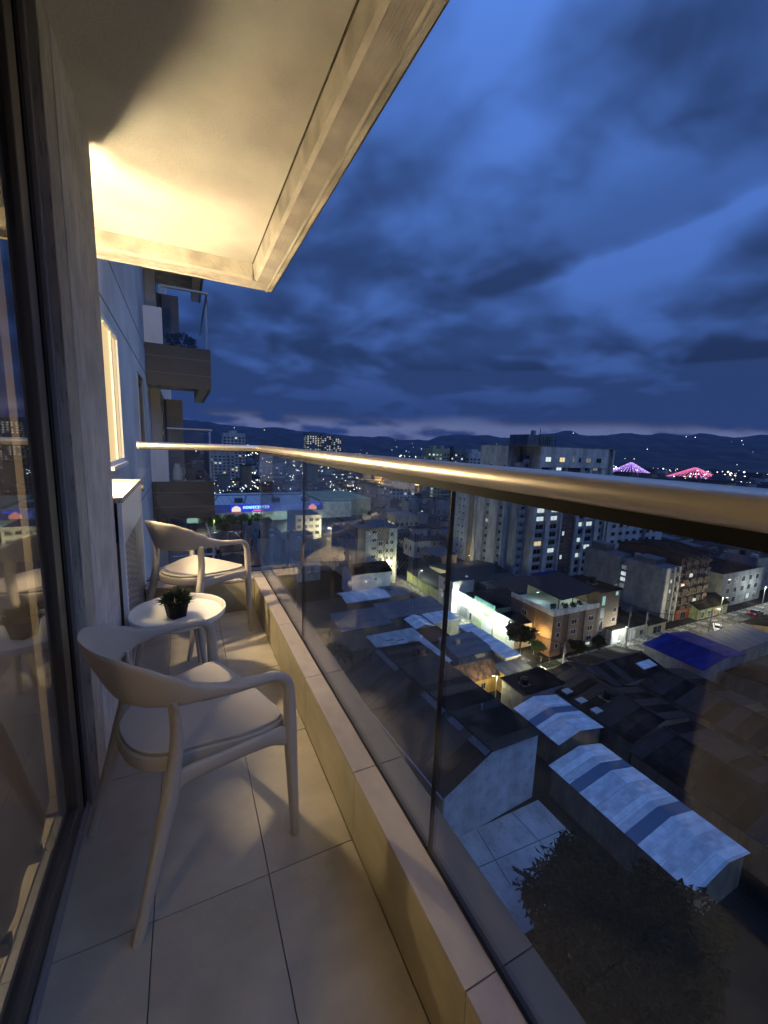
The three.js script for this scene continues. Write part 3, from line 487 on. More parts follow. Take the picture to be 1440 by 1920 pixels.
// a building by its limits; local y = height above the street
function house(name, label, cat, [x0, x1, z0, z1], h, { wall, roof, kind = 'flat', rise = 1, over = 0.3, group, turn = 0, base = 0, gwall } = {}) {
  const cx = (x0 + x1) / 2, cz = (z0 + z1) / 2, w = (x1 - x0) / 2, d = Math.abs(z1 - z0) / 2, t = thing(name, label, cat, [cx, GY, cz], turn, group), o = over;
  const ws = [box(-w, w, base, h, -d, d)];
  if (kind === 'gableZ') { ws.push(tri([-w, h, d], [w, h, d], [0, h + rise, d]), tri([w, h, -d], [-w, h, -d], [0, h + rise, -d])); part(t, 'roof', [slab4([[-w - o, h - rise * o / w + .1, -d - o], [-w - o, h - rise * o / w + .1, d + o], [0, h + rise + .1, d + o], [0, h + rise + .1, -d - o]]), slab4([[0, h + rise + .1, -d - o], [0, h + rise + .1, d + o], [w + o, h - rise * o / w + .1, d + o], [w + o, h - rise * o / w + .1, -d - o]])], roof); }
  else if (kind === 'sheetZ' || kind === 'sheetX') {
    const A = kind === 'sheetZ', e = A ? w : d, l = A ? d : w, P = (u, y, v) => A ? [u, y, v] : [-v, y, u], ye = h - rise * o / e + .1, n = Math.round(l * 2 / 1.7);
    sheets(t, [P(-e - o, ye, -l - o), P(-e - o, ye, l + o), P(0, h + rise + .1, l + o), P(0, h + rise + .1, -l - o)], n, roof); sheets(t, [P(e + o, ye, l + o), P(e + o, ye, -l - o), P(0, h + rise + .1, -l - o), P(0, h + rise + .1, l + o)], n, roof);
    part(t, 'ridge_cap', A ? box(-.22, .22, h + rise + .1, h + rise + .2, -l - o, l + o, .04) : box(-l - o, l + o, h + rise + .1, h + rise + .2, -.22, .22, .04), roof[0]);
    ws.push(A ? tri([-w, h, d], [w, h, d], [0, h + rise, d]) : tri([w, h, d], [w, h, -d], [w, h + rise, 0]), A ? tri([w, h, -d], [-w, h, -d], [0, h + rise, -d]) : tri([-w, h, -d], [-w, h, d], [-w, h + rise, 0]));
  }
  else if (kind === 'gableX') { ws.push(tri([w, h, d], [w, h, -d], [w, h + rise, 0]), tri([-w, h, -d], [-w, h, d], [-w, h + rise, 0])); part(t, 'roof', [slab4([[-w - o, h - rise * o / d + .1, d + o], [w + o, h - rise * o / d + .1, d + o], [w + o, h + rise + .1, 0], [-w - o, h + rise + .1, 0]]), slab4([[-w - o, h + rise + .1, 0], [w + o, h + rise + .1, 0], [w + o, h - rise * o / d + .1, -d - o], [-w - o, h - rise * o / d + .1, -d - o]])], roof); }
  else if (kind === 'shed') { part(t, 'roof', slab4([[-w - o, h + .15, d + o], [w + o, h + .15, d + o], [w + o, h + rise + .15, -d - o], [-w - o, h + rise + .15, -d - o]]), roof); ws.push(box(-w, w, h, h + rise, -d, -d + 0.2)); }
  else if (kind === 'parapet') { part(t, 'roof', box(-w + .2, w - .2, h - 0.02, h + 0.05, -d + .2, d - .2), roof); part(t, 'parapet', [box(-w, w, h, h + rise, d - .2, d), box(-w, w, h, h + rise, -d, -d + .2), box(-w, -w + .2, h, h + rise, -d + .2, d - .2), box(w - .2, w, h, h + rise, -d + .2, d - .2)], gwall || wall); }
  else part(t, 'roof', box(-w - o, w + o, h, h + 0.22, -d - o, d + o), roof);
  part(t, 'wall', ws, wall); t.userData.dim = undefined; delete t.userData.dim; t.L = { w, d, cx, cz }; return t;
}
const K = {
  dark: dirtRoof(0.024, 0.020, 0.018), darkT: tin(0.028, 0.025, 0.023, Math.PI / 2), darkX: tin(0.030, 0.028, 0.026), brownT: tin(0.042, 0.031, 0.024, Math.PI / 2), greyT: tin(0.115, 0.12, 0.135), greyZ: tin(0.115, 0.12, 0.135, Math.PI / 2), paleT: tin(0.64, 0.66, 0.68, Math.PI / 2, { bumpScale: 0.012 }), paleX: tin(0.60, 0.61, 0.63, 0, { bumpScale: 0.012 }), blueT: tin(0.014, 0.024, 0.15, Math.PI / 2, { specularIntensity: 0.1, roughness: 0.9 }), tile: M(0.16, 0.085, 0.045, { map: at(T.dirt, 3), bumpMap: at(T.tiles, 2.2), bumpScale: 0.12, roughness: 0.9 }),
  white: stucco(0.62, 0.61, 0.60), grey: stucco(0.30, 0.30, 0.32), blueGrey: stucco(0.22, 0.235, 0.27), cream: stucco(0.52, 0.47, 0.36), yellow: stucco(0.58, 0.38, 0.08), teal: stucco(0.16, 0.42, 0.42), tan: stucco(0.33, 0.26, 0.19), brick: M(0.36, 0.20, 0.115, { map: at(T.brick, 2.4, 1.6), roughness: 0.9, bumpMap: at(T.grain, 0.7), bumpScale: 0.01 }), brickTan: M(0.17, 0.125, 0.088, { map: at(T.brick, 2.4, 1.6), roughness: 0.9 }), brickDark: M(0.085, 0.058, 0.046, { map: at(T.brick, 2.4, 1.6), roughness: 0.9 }), green: stucco(0.44, 0.52, 0.30), red: stucco(0.40, 0.10, 0.07), tower: stucco(0.40, 0.42, 0.47, 14), towerL: stucco(0.58, 0.60, 0.64, 14), towerD: stucco(0.20, 0.21, 0.24, 14), brownW: stucco(0.12, 0.075, 0.062, 14), old: M(0.60, 0.62, 0.66, { map: at(T.patch, 7), roughness: 0.95, bumpMap: at(T.grain, 1), bumpScale: 0.02 }),
};
const D3 = [K.darkT, K.brownT, dirtRoof(0.034, 0.030, 0.027), dirtRoof(0.020, 0.019, 0.020)], X3 = [K.darkX, dirtRoof(0.038, 0.030, 0.024), dirtRoof(0.024, 0.022, 0.022)], B3 = [K.blueT, tin(0.017, 0.028, 0.17, Math.PI / 2, { specularIntensity: 0.1, roughness: 0.9 }), tin(0.011, 0.020, 0.13, Math.PI / 2, { specularIntensity: 0.1, roughness: 0.9 })], P3 = [K.paleT, tin(0.58, 0.61, 0.64, Math.PI / 2, { bumpScale: 0.012 }), tin(0.68, 0.69, 0.70, Math.PI / 2, { bumpScale: 0.012 })];
// the gabled house under the trees, its white end wall towards us
{
  const t = thing('gable_house', 'long dark roofed house with a stained white gable end beside the yard', 'house', [30, GY, -30.5], R(4));
  const g = new THREE.Shape(); [[-6.9, 0], [7.1, 0], [7.0, 8.8], [-0.9, 9.35], [-6.9, 6.7]].forEach(([a, b], i) => i ? g.lineTo(a, b) : g.moveTo(a, b));
  part(t, 'wall', new THREE.ExtrudeGeometry(g, { depth: 0.3, bevelEnabled: false }).translate(0, 0, -0.3), K.old);
  part(t, 'wall', [box(-6.9, -6.6, 0, 6.6, -25, -0.3), box(6.7, 7.0, 0, 8.6, -25, -0.3), box(-6.6, 6.7, 0, 6.6, -25.2, -25)], K.tan);
  sheets(t, [[-7.4, 6.6, -25.4], [-7.4, 6.6, 0.35], [-0.9, 9.55, 0.35], [-0.9, 9.55, -25.4]], 17, D3); sheets(t, [[7.25, 8.95, 0.35], [7.25, 8.95, -25.4], [-0.9, 9.55, -25.4], [-0.9, 9.55, 0.35]], 17, D3);
  part(t, 'ridge_cap', box(-1.05, -0.75, 9.55, 9.66, -25.4, 0.35, .03), K.dark); part(t, 'gutter', cyl(V(-7.45, 6.5, -25.4), V(-7.45, 6.5, 0.3), 0.09, 0.09, 8), m.alu); part(t, 'vent_pipe', [cyl(V(3.5, 9.2, -6), V(3.5, 10, -6), .12), cyl(V(4.5, 9.1, -15), V(4.5, 10, -15), .12)], m.alu);
  for (const [a, b] of [[-25, -18.6], [-12.2, -7.6], [-6.4, -4.1], [-2.6, 0.2]]) { const o = part(t, 'skylight_strip', [slab4([[-1.75, 9.28, a], [-1.75, 9.28, b], [-0.95, 9.64, b], [-0.95, 9.64, a]], 0.05)], K.greyT); }
  part(t, 'eave_tile', Array.from({ length: 9 }, (_, i) => box(-7.2, -6.7, 5.9, 6.4, -1.0 - i * 0.7, -0.55 - i * 0.7, 0.03)), K.white);
}
// the two pale sheds
function shed(label, x0, xr, x1, z0, z1, bands, near) {
  const t = thing('metal_shed', label, 'shed', [xr, GY, (z0 + z1) / 2]), d = (z1 - z0) / 2, l = x0 - xr, r = x1 - xr;
  part(t, 'wall', [box(l + .3, r - .4, 0, 3.85, -d + .3, d - .3), tri([l + .3, 3.85, d - .3], [r - .4, 3.85, d - .3], [0, 4.85, d - .3])], K.tan);
  const cut = [-d, ...bands.flatMap(([a, b]) => [a - (z0 + z1) / 2, b - (z0 + z1) / 2]), d];
  for (let i = 0; i + 1 < cut.length; i++) {
    const a = cut[i], b = cut[i + 1], mat = i % 2 ? M(0.085, 0.11, 0.16, { roughness: 0.45 }) : K.paleT, nm = i % 2 ? 'skylight_band' : 'roof_sheet';
    const L4 = [[l, 4, a + .01], [l, 4, b - .01], [0, 5, b - .01], [0, 5, a + .01]], R4 = [[r, 4, b - .01], [r, 4, a + .01], [0.01, 5, a + .01], [0.01, 5, b - .01]];
    if (i % 2) { part(t, nm, slab4(L4, 0.07), mat); part(t, nm, slab4([R4[2], R4[3], R4[0], R4[1]], 0.07), mat); } else { const n = Math.max(2, Math.round((b - a) / 1.05)); sheets(t, L4, n, P3, 0.05, 0.012); sheets(t, R4, n, P3, 0.05, 0.012); }
  }
}
shed('smaller pale metal shed with one dark skylight band, beyond the long shed', 43, 46.9, 52, -41, -32.6, [[-38.0, -36.6]]);
shed('long pale metal shed with two dark skylight bands beside the tree', 39, 44.3, 48.6, -30.7, -14.4, [[-27.6, -26.3], [-20.9, -19.6]]);
// dark warehouses between the sheds and the cross street
house('warehouse', 'low dark warehouse just beyond the smaller pale shed', 'warehouse', [52.5, 66, -45.2, -29], 4.2, { wall: K.tan, roof: D3, kind: 'sheetZ', rise: 1.4 });
{ const w = house('warehouse', 'dark gabled warehouse with one bright skylight near the street corner', 'warehouse', [61, 74.5, -46.5, -37.5], 5.2, { wall: K.grey, roof: X3, kind: 'sheetX', rise: 1.1 }); part(w, 'skylight', slab4([[2.2, 5.75, 3.6], [6.0, 5.75, 3.6], [6.0, 6.1, 2.1], [2.2, 6.1, 2.1]], 0.06), K.paleX); part(w, 'wall_sign', box(-6.8, -6.72, 2.6, 3.3, 0.5, 3), K.white); }
house('warehouse', 'broad dark warehouse left of the royal blue roof', 'warehouse', [67, 79, -36.8, -21], 4.6, { wall: K.tan, roof: D3, kind: 'sheetZ', rise: 1.3 });
house('warehouse', 'wide dark roof to the right of the long pale shed', 'warehouse', [51, 65.5, -28, -9], 4.0, { wall: K.tan, roof: D3, kind: 'sheetZ', rise: 1.2 });
{ const w = house('warehouse', 'dark roof with a pale ridge strip at the right edge below', 'warehouse', [66.5, 84, -20, -4], 4.2, { wall: K.grey, roof: K.dark, kind: 'flat' }); part(w, 'ridge_strip', box(-8.4, -7.6, 4.22, 4.3, -7, 7), K.greyZ); }
house('blue_roof_hall', 'hall with a broad royal blue metal roof beside the cross street', 'hall', [80.2, 95, -44.6, -34.6], 5.4, { wall: K.grey, roof: B3, kind: 'sheetZ', rise: 0.9 });
house('market_shed', 'long pale corrugated roof lit by the street right of the blue roof', 'shed', [96.5, 116, -43.6, -37.5], 3.6, { wall: K.cream, roof: K.greyT, kind: 'shed', rise: 0.7 });
house('warehouse', 'dark warehouse right of the royal blue roof, under the long pale roof', 'warehouse', [86, 108, -33.4, -18], 4.4, { wall: K.tan, roof: X3, kind: 'sheetX', rise: 1.2 });
house('hip_house', 'dark roofed corner house with terracotta edge by the far crossing', 'house', [118, 140, -45, -34], 3.6, { wall: K.tan, roof: K.dark, kind: 'gableX', rise: 1.5 });
house('blue_roof_house', 'small blue roofed house at the right edge by the street', 'house', [142, 156, -45, -36], 4, { wall: K.grey, roof: K.blueT, kind: 'gableX', rise: 1 });
// brick apartment house with the lit roof terrace
{
  const t = thing('brick_apartments', 'tan brick apartment house with a lit roof terrace at the street corner', 'building', [67, GY, -55.5]);
  part(t, 'wall', [box(0, 13.6, 0, 8.9, -12, 0), box(-0.25, 0, 0, 8.9, -8.6, -4.6), box(0.3, 2.6, 0, 8.9, 0, 0.25), box(4.4, 7.6, 0, 8.9, 0, 0.25), box(9.4, 12.8, 0, 8.9, 0, 0.25)], K.brickTan);
  part(t, 'stair_tower', [box(13.6, 20.4, 0, 12.2, -10, 0.12)], K.brickTan);
  part(t, 'pilaster', [box(2.6, 4.4, 0.2, 8.88, 0.0, 0.06), box(7.6, 9.4, 0.2, 8.88, 0.0, 0.06), box(12.8, 13.58, 0.2, 8.88, 0.0, 0.3)], K.brickDark);
  part(t, 'base_course', [box(-0.28, 0, 0, 1.6, -4.6, 0), box(-0.28, 2.6, 0, 0.9, 0.25, 0.29)], K.brick);
  part(t, 'terrace_floor', box(0.2, 13.4, 8.91, 8.96, -11.8, -0.2), M(0.3, 0.32, 0.3));
  part(t, 'terrace_parapet', [box(-0.26, 13.6, 8.9, 9.9, -0.02, 0.26), box(-0.26, 0, 8.9, 9.9, -12, -0.02)], K.white);
  part(t, 'terrace_wall', [box(4.5, 13.6, 8.96, 11.7, -11.9, -11.7), box(11.6, 13.6, 8.96, 11.7, -11.7, -8)], K.cream);
  for (const [x, z] of [[4, -2.4], [8, -2.2], [12.8, -2]]) part(t, 'terrace_column', cyl(V(x, 8.96, z), V(x, 12, z), 0.1, 0.1, 8), m.aluDark);
  part(t, 'roof', slab4([[3.2, 11.7, -1.0], [14.6, 12.4, -0.8], [15, 13.2, -12.4], [2.4, 12.4, -12.4]], 0.2), K.darkX);
  part(t, 'roof', box(13.5, 20.7, 12.2, 12.45, -10.2, 0.4), K.dark);
  const tp = [[2.2, -2.2], [5, -1.6], [9.3, -1.4], [7, -1.2]]; for (const [x, z] of tp) crown(t, [[x, 9.9, z, 0.6]], 120, 0.35, m.leafDark).name = 'terrace_plant';
  for (const y of [2.3, 4.6, 6.9]) { for (const u of [1.4, 6, 11.2]) win(t, 'z', 0.25, u, y, u > 2 ? 1.7 : 1.0, 1.15); win(t, 'z', 0.12, 19.2, y + 0.6, 1.1, 1.1); }
  win(t, 'x', -0.25, -7.6, 6.8, 1.5, 1.3); win(t, 'x', -0.25, -7.6, 4.2, 1.5, 1.1, m.winDim); win(t, 'x', -0.28, -4.9, 1.2, 0.9, 2.1, m.winCool, m.frame, 'door');
  for (const [y, k] of [[10.2, m.winTeal], [7.4, m.winDim], [4.4, m.darkPane], [2, m.darkPane]]) win(t, 'z', 0.12, 15, y, 1.1, 2.2, k); win(t, 'z', 0.12, 19.3, 11.4, 1.0, 1.0, m.winTeal); win(t, 'z', 0.25, 10.8, 1.0, 2.2, 0.8, m.winCool);
  for (const [x, z] of [[2.6, -7], [7.5, -5.5], [11.4, -5]]) { part(t, 'terrace_lamp', box(x - .35, x + .35, 11.2, 11.26, z - .08, z + .08), glow(0.75, 1, 0.85, 3)); }
  lamp(t, [3, 11.0, -7], C(0.75, 1, 0.86), 26, 0.3); lamp(t, [10.5, 11.0, -4.5], C(0.85, 1, 0.8), 26, 0.3);
}
// row of low shops on the cross street
{
  const a = house('white_garage', 'small white garage front in very bright light on the cross street', 'garage', [84.2, 89.3, -61, -54], 3.5, { wall: K.white, roof: K.dark, kind: 'flat' });
  win(a, 'z', 3.5, -1.2, 1.2, 1.9, 2.3, M(0.6, 0.6, 0.58), m.frameW, 'roller_door');
  const b = house('beige_shop', 'beige single storey shop between the bright garage and the low store', 'shop', [89.4, 97, -61, -53.9], 3.2, { wall: K.cream, roof: K.dark, kind: 'flat' });
  win(b, 'z', 3.55, -1.7, 1.2, 2.2, 2.3, M(0.5, 0.48, 0.42), m.frame, 'roller_door'); win(b, 'z', 3.55, 1.6, 1.3, 1.3, 1.3); part(b, 'shop_sign', box(-3.2, 3.0, 2.5, 3.0, 3.55, 3.62), K.white);
  const c = house('low_store', 'low store with an open dark garage door right of the beige shop', 'shop', [97.1, 104.2, -60, -53.8], 2.6, { wall: K.cream, roof: K.dark, kind: 'flat' });
  win(c, 'z', 3.1, 0.2, 1.0, 3.4, 1.9, m.darkPane, m.frame, 'garage_door');
}
// grey blank-walled block, white street front, dark brick block
{
  const t = thing('grey_block', 'tall block with a blank grey side wall and narrow white front', 'building', [107, GY, -57]);
  part(t, 'wall', [box(0, 6, 0, 14.5, -10, 0), box(0, 6, 0, 14.5, -23, -12.6), box(1.6, 6, 0, 13.6, -12.6, -10)], K.blueGrey);
  part(t, 'front', [box(0.05, 1.6, 0, 14.5, 0, 0.2), box(3.4, 3.9, 0, 14.5, 0, 0.3), box(5.4, 6, 0, 14.6, 0, 0.3)], K.white); part(t, 'stair_strip', box(1.6, 3.4, 0, 14.3, 0, 0.1), M(0.07, 0.07, 0.08));
  for (let k = 0; k < 5; k++) { const y = 2.6 + k * 2.6; part(t, 'balcony', box(3.9, 5.4, y - 0.6, y + 0.35, 0, 0.55), K.grey); win(t, 'z', 0.03, 4.65, y + 1, 1.3, 1.3); win(t, 'z', 0.11, 2.5, y + 0.6, 0.8, 1.0, k === 3 || k === 2 ? m.winCool : m.darkPane); }
  for (const [y, k] of [[11.4, m.winDim], [9.6, m.winCool], [8.0, m.winCool], [6.2, m.winDim]]) win(t, 'x', 1.6, -11.3, y, 2.2, 1.2, k, m.frameW);
  part(t, 'roof', [box(0.1, 5.9, 14.5, 14.6, -9.9, -0.1), box(0.1, 5.9, 14.5, 14.6, -22.9, -12.7)], K.greyT); part(t, 'roof_shed', [box(1, 4.5, 14.6, 16.6, -22, -17), box(0.6, 5, 14.6, 16, -8, -3)], K.greyZ);
}
{
  const t = house('dark_brick_block', 'dark brown brick block of seven storeys with rows of balconies', 'building', [113.1, 126, -74, -56.9], 17, { wall: K.brickDark, roof: K.dark, kind: 'gableX', rise: 1.2 });
  for (let k = 0; k < 6; k++) { const y = 3.4 + k * 2.4; for (const u of [-4.6, -1.4, 2, 5]) { part(t, 'balcony', box(u - 1.1, u + 1.1, y - 0.5, y + 0.45, 8.55, 9.35), K.brickDark); win(t, 'z', 8.55, u, y + 1.1, 1.7, 1.2, k === 3 && u === -1.4 ? m.winCool : k === 0 && u === 2 ? m.winCool : m.darkPane); } }
  part(t, 'street_floor', box(-6.4, 6.4, 0, 2.6, 8.55, 8.9), K.red); win(t, 'z', 8.9, -3, 1.1, 2.4, 2, m.darkPane, m.frame, 'door'); win(t, 'z', 8.9, 2.6, 1.1, 2.4, 2, m.winDim, m.frame, 'door');
}
{
  const a = house('small_house', 'small dark roofed house with pale green striped front by the crossing', 'house', [119.5, 134, -61, -54.5], 3.0, { wall: K.green, roof: K.dark, kind: 'gableX', rise: 1.4 });
  for (const u of [-5, -2, 1, 4]) win(a, 'z', 3.25, u, 1.1, 1.4, 1.8, u === 1 ? M(0.3, 0.14, 0.05) : m.darkPane, m.frameW, 'door');
  const b = house('corner_block', 'blue grey three storey block with a lit shop right of the small house', 'building', [135, 158, -76, -57], 9.4, { wall: K.blueGrey, roof: K.dark, kind: 'parapet', rise: 0.6 });
  for (let k = 0; k < 3; k++) for (const u of [-8, -4, 0, 4, 8]) win(b, 'z', 9.5, u, 1.8 + k * 2.9, 1.8, 1.6, k ? m.darkPane : u === 4 ? m.winCool : u === 0 ? m.winDim : m.darkPane);
  const c = house('white_office', 'white office block behind the dark brick block', 'building', [133, 166, -112, -92], 19, { wall: K.towerL, roof: K.dark, kind: 'parapet', rise: 0.8 });
  for (let k = 0; k < 6; k++) for (let i = 0; i < 7; i++) win(c, 'z', 10, -13 + i * 4, 2.5 + k * 2.9, 2, 1.4, rnd() < 0.05 ? m.winWarm : m.darkPane); part(c, 'fin', box(3.6, 5.2, 0, 19.4, 10, 10.4), K.towerD);
}
// the tall residential tower
{
  const t = thing('residential_tower', 'tallest grey residential tower with columns of lit windows behind the rail', 'tower', [97, GY, -92]), H = 43.6, W = 34;
  part(t, 'wall', [box(0, W, 0, H, -18, 0), box(-5.5, 3, 0, H, -20, -7.4), box(-3, 0, 0, H - 5, -7.4, -3.2)], K.tower);
  part(t, 'pilaster', [[-5.6, -3.4], [-3.2, -0.9]].map(([a, b]) => box(a, b, 0, H, -7.4, -7.0)).concat([[0, 0.7], [5, 7], [11.6, 12.2], [18.6, 20.2], [22.6, 23.9], [28.4, 30.4], [33.2, 34.1]].map(([a, b]) => box(a, b, 0, H - 0.1, 0, 0.7))), K.towerL);
  part(t, 'top_storeys', [box(-0.25, 30.6, H - 6.2, H - 0.02, 0, 0.95), box(-5.95, -3, H - 6.2, H - 0.02, -20.02, -6.9)], K.towerL);
  part(t, 'side_rib', [[-19.8, -16], [-13.6, -9.4]].map(([a, b]) => box(-5.9, -5.5, 0, H - 0.1, a, b)), K.towerL);
  part(t, 'brown_strip', box(12.2, 18.6, 0, H - 6, 0, 0.12), K.brownW);
  part(t, 'roof', [box(-5.8, W + 0.2, H, H + 0.3, -20.2, 0.8)], K.towerD); part(t, 'penthouse', [box(-1, 10, H + 0.3, H + 3.6, -12, -4)], K.towerD);
  part(t, 'roof_tank', [cyl(V(3, H + 3.6, -6), V(3, H + 5, -6), 0.8, 0.8, 14)], K.tower); part(t, 'mast', [cyl(V(3.2, H, -3.4), V(3.2, H + 5.6, -3.4), 0.09), ...[4.6, 5.6, 6.5, 7.4, 10].map(x => cyl(V(x, H, -3.2), V(x, H + 3.2, -3.2), 0.07)), cyl(V(4.6, H + 2, -3.2), V(10, H + 2, -3.2), 0.05)], m.black);
  const lit = { 3: [[25.7, m.winCool], [23.2, m.winCool], [20.7, m.winCool], [13.2, m.winWarm]], 9: [[23.2, m.winCool], [20.7, m.winCool], [11.6, m.winCool]], 14: [[23.2, m.winWarm], [16.5, m.winCool], [7.8, m.winCool]], 21: [[23.2, m.winCool], [19, m.winCool], [12.4, m.winCool], [7.4, m.winCool]], 26: [[20.7, m.winDim], [18.4, m.winCool], [10, m.winCool]] };
  for (let k = 0; k < 15; k++) {
    const y = 2.6 + k * 2.66, top = y > H - 6.6;
    for (const u of [3, 9, 14, 17, 21, 26, 31.6]) {
      const l = (lit[u] || []).find(q => Math.abs(q[0] - y) < 1.33), w = u === 14 || u === 17 ? 1.1 : u === 31.6 ? 2.0 : 3.2;
      const mt = l ? l[1] : top ? (rnd() < 0.35 ? pick([m.winCool, m.winDim, m.winWarm]) : m.darkPane) : m.darkPane;
      if (top && u > 30) continue; win(t, 'z', top && y > H - 6.2 ? 0.95 : u === 14 || u === 17 ? 0.12 : 0.0, u, y, top ? Math.min(w, 2.4) : w, 1.55, mt, m.frame);
      if (w > 3 && !top) part(t, 'balcony_front', box(u - 1.7, u + 1.7, y - 1.45, y - 0.85, 0, 0.5), K.tower);
    }
    for (const z of [-15, -8.4]) win(t, 'x', -5.5, z === -15 ? -14.8 : -8.3, y, 1.2, 1.2, rnd() < 0.06 ? m.winWarm : m.darkPane);
    win(t, 'z', -7.4, -2, y, 0.9, 1.2); part(t, 'shade_band', box(-2.9, -0.2, y - 1.1, y - 0.3, -3.2, -3.12), K.towerL);
    for (const u of [-1.4]) win(t, 'z', -3.2, u, y + 0.5, 1.5, 0.9);
  }
}
{
  const t = house('slim_tower', 'pale slim apartment tower with paired small windows left of the tall tower', 'tower', [95, 112, -133, -117], 25.6, { wall: K.towerL, roof: K.towerD, kind: 'parapet', rise: 0.6 });
  for (let k = 0; k < 9; k++) for (const u of [-2, 0.6]) win(t, 'x', -8.5, u, 2.4 + k * 2.6, 0.9, 0.8);
  for (let k = 0; k < 9; k++) { win(t, 'x', -8.5, -6.6, 2.4 + k * 2.6, 1.6, 1.5, k === 1 || k === 2 ? m.winDim : m.darkPane); win(t, 'z', 8, -6, 2.4 + k * 2.6, 1.6, 1.4); }
  part(t, 'rib', box(-8.8, -8.5, 0, 25.5, 4, 6.6), K.tan); part(t, 'roof_house', box(-4, 2, 25.6, 28, -5, 2), K.tower);
}
// floodlit walls along the street
{
  const sect = (nm, label, z0, z1, h, wall, cap) => { const t = house('street_wall_house', label, 'house', [62, 76, z0, z1], h - 0.9, { wall, roof: K.dark, kind: 'gableX', rise: 0.8, over: -0.2 }); part(t, 'front_parapet', box(-7.02, -6.75, h - 0.9, h, -t.L.d, t.L.d), cap || wall); return t; };
  const a = sect('a', 'floodlit white street front with a dark garage door, leftmost of three', -81, -74.6, 6.2, K.white);
  win(a, 'x', -7, -0.6, 1.6, 3.4, 2.9, M(0.16, 0.16, 0.17), m.frame, 'garage_door'); win(a, 'x', -7, 2.3, 1.5, 0.9, 1.8);
  const b = sect('b', 'floodlit yellow green street front with scrawl and roller door, middle of three', -74.5, -67.4, 7.2, K.green, K.teal);
  win(b, 'x', -7, 1.4, 1.9, 3.4, 3.4, M(0.42, 0.43, 0.42), m.frameW, 'roller_door'); win(b, 'x', -7, -1.6, 5, 0.5, 0.6);
  const ring = []; for (const [z, y, r] of [[-2.4, 1.7, .55], [-1.9, 1.6, .42], [-2.8, 1.4, .38]]) ring.push(new THREE.TorusGeometry(r, 0.05, 5, 18).rotateY(Math.PI / 2).translate(-7.02, y, z)); part(b, 'scrawl', ring, M(0.1, 0.12, 0.14));
  const c = sect('c', 'floodlit pale street front behind the street tree, rightmost of three', -67.3, -60.6, 6.2, K.white);
  win(c, 'x', -7, -1.2, 1.7, 3.8, 3.0, M(0.52, 0.5, 0.36), m.frameW, 'roller_door'); win(c, 'x', -7, 1.8, 4.2, 0.5, 0.6);
  for (const [i, z] of [-79.5, -73.4, -67.0, -61.4].entries()) {
    const f = thing('floodlight', ['floodlight glaring at the left end of the lit street fronts', 'floodlight between the white and the yellow green street fronts', 'floodlight above the roller door of the yellow green front', 'floodlight glaring beside the street tree'][i], 'floodlight', [61.6, G(5.0), z], 0);
    part(f, 'bracket', cyl(V(0.35, 0, 0), V(-0.35, 0.1, 0), 0.04), m.aluDark); part(f, 'head', box(-0.62, -0.3, 0.0, 0.22, -0.3, 0.3, 0.03), m.aluDark); part(f, 'glass', box(-0.60, -0.32, -0.05, -0.001, -0.26, 0.26), glow(0.9, 1, 0.92, 14));
    lamp(f, [-0.5, -0.3, 0], C(0.86, 1, 0.84), 330, 0.25);
  }
}
{
  house('garden_wall', 'long pale green walled yard along the lit street', 'wall', [62.2, 70, -108, -88.2], 3.0, { wall: K.green, roof: K.darkX, kind: 'shed', rise: 0.6 });
  const s = house('white_cube_house', 'narrow white house end with two small windows above the lit street', 'house', [60.3, 67, -87.6, -81.2], 8.6, { wall: K.white, roof: K.darkX, kind: 'flat', over: 0.1 });
  for (const y of [5.0, 7.2]) win(s, 'x', -3.35, -0.4, y, 0.9, 1.0);
}
// white and brown apartment block in the middle
{
  const t = thing('white_apartments', 'six storey white and brown apartment block in the middle distance', 'building', [45.2, GY, -108.5]);
  part(t, 'wall', box(0, 12.9, 0, 17.6, -12, 0), K.tan); part(t, 'white_panel', [box(2.4, 6.2, 0, 16.9, 0, 0.3), box(10.2, 12.95, 0, 17.3, 0, 0.3)], K.white); part(t, 'white_panel', [box(6.5, 8.3, 0, 13.6, 0, 0.28), box(9, 10.2, 0, 13.6, 0, 0.28)], K.white);
  part(t, 'side_wing', box(-0.6, 0, 0, 15.4, -22, -1), K.blueGrey); part(t, 'roof', box(-0.1, 13.1, 17.6, 17.9, -12.1, 0.35), K.greyT); part(t, 'roof', box(-0.7, 10, 15.4, 15.6, -22.1, -12.1), K.greyT); part(t, 'side_wall', box(0.01, 9.8, 0, 15.39, -22, -12), K.blueGrey);
  for (let k = 0; k < 6; k++) { const y = 3 + k * 2.5; win(t, 'z', 0.3, 5.2, y + 1, 1.5, 0.9, m.darkPane); win(t, 'z', 0.3, 11.2, y, 1.1, 1.2); if (k < 5) { win(t, 'z', 0.28, 7.4, y - 0.2, 1.4, 1.2, m.darkPane); win(t, 'z', 0.28, 9.6, y, 0.9, 1.2); } win(t, 'x', -0.6, -4, y, 1.2, 1.3, k > 2 ? M(0.05, 0.1, 0.25) : m.darkPane); win(t, 'x', -0.6, -9, y, 1.2, 1.3); win(t, 'x', -0.6, -15, y, 1.2, 1.3); }
  win(t, 'z', 0.3, 3.6, 16, 0.5, 0.5, m.winCool);
}
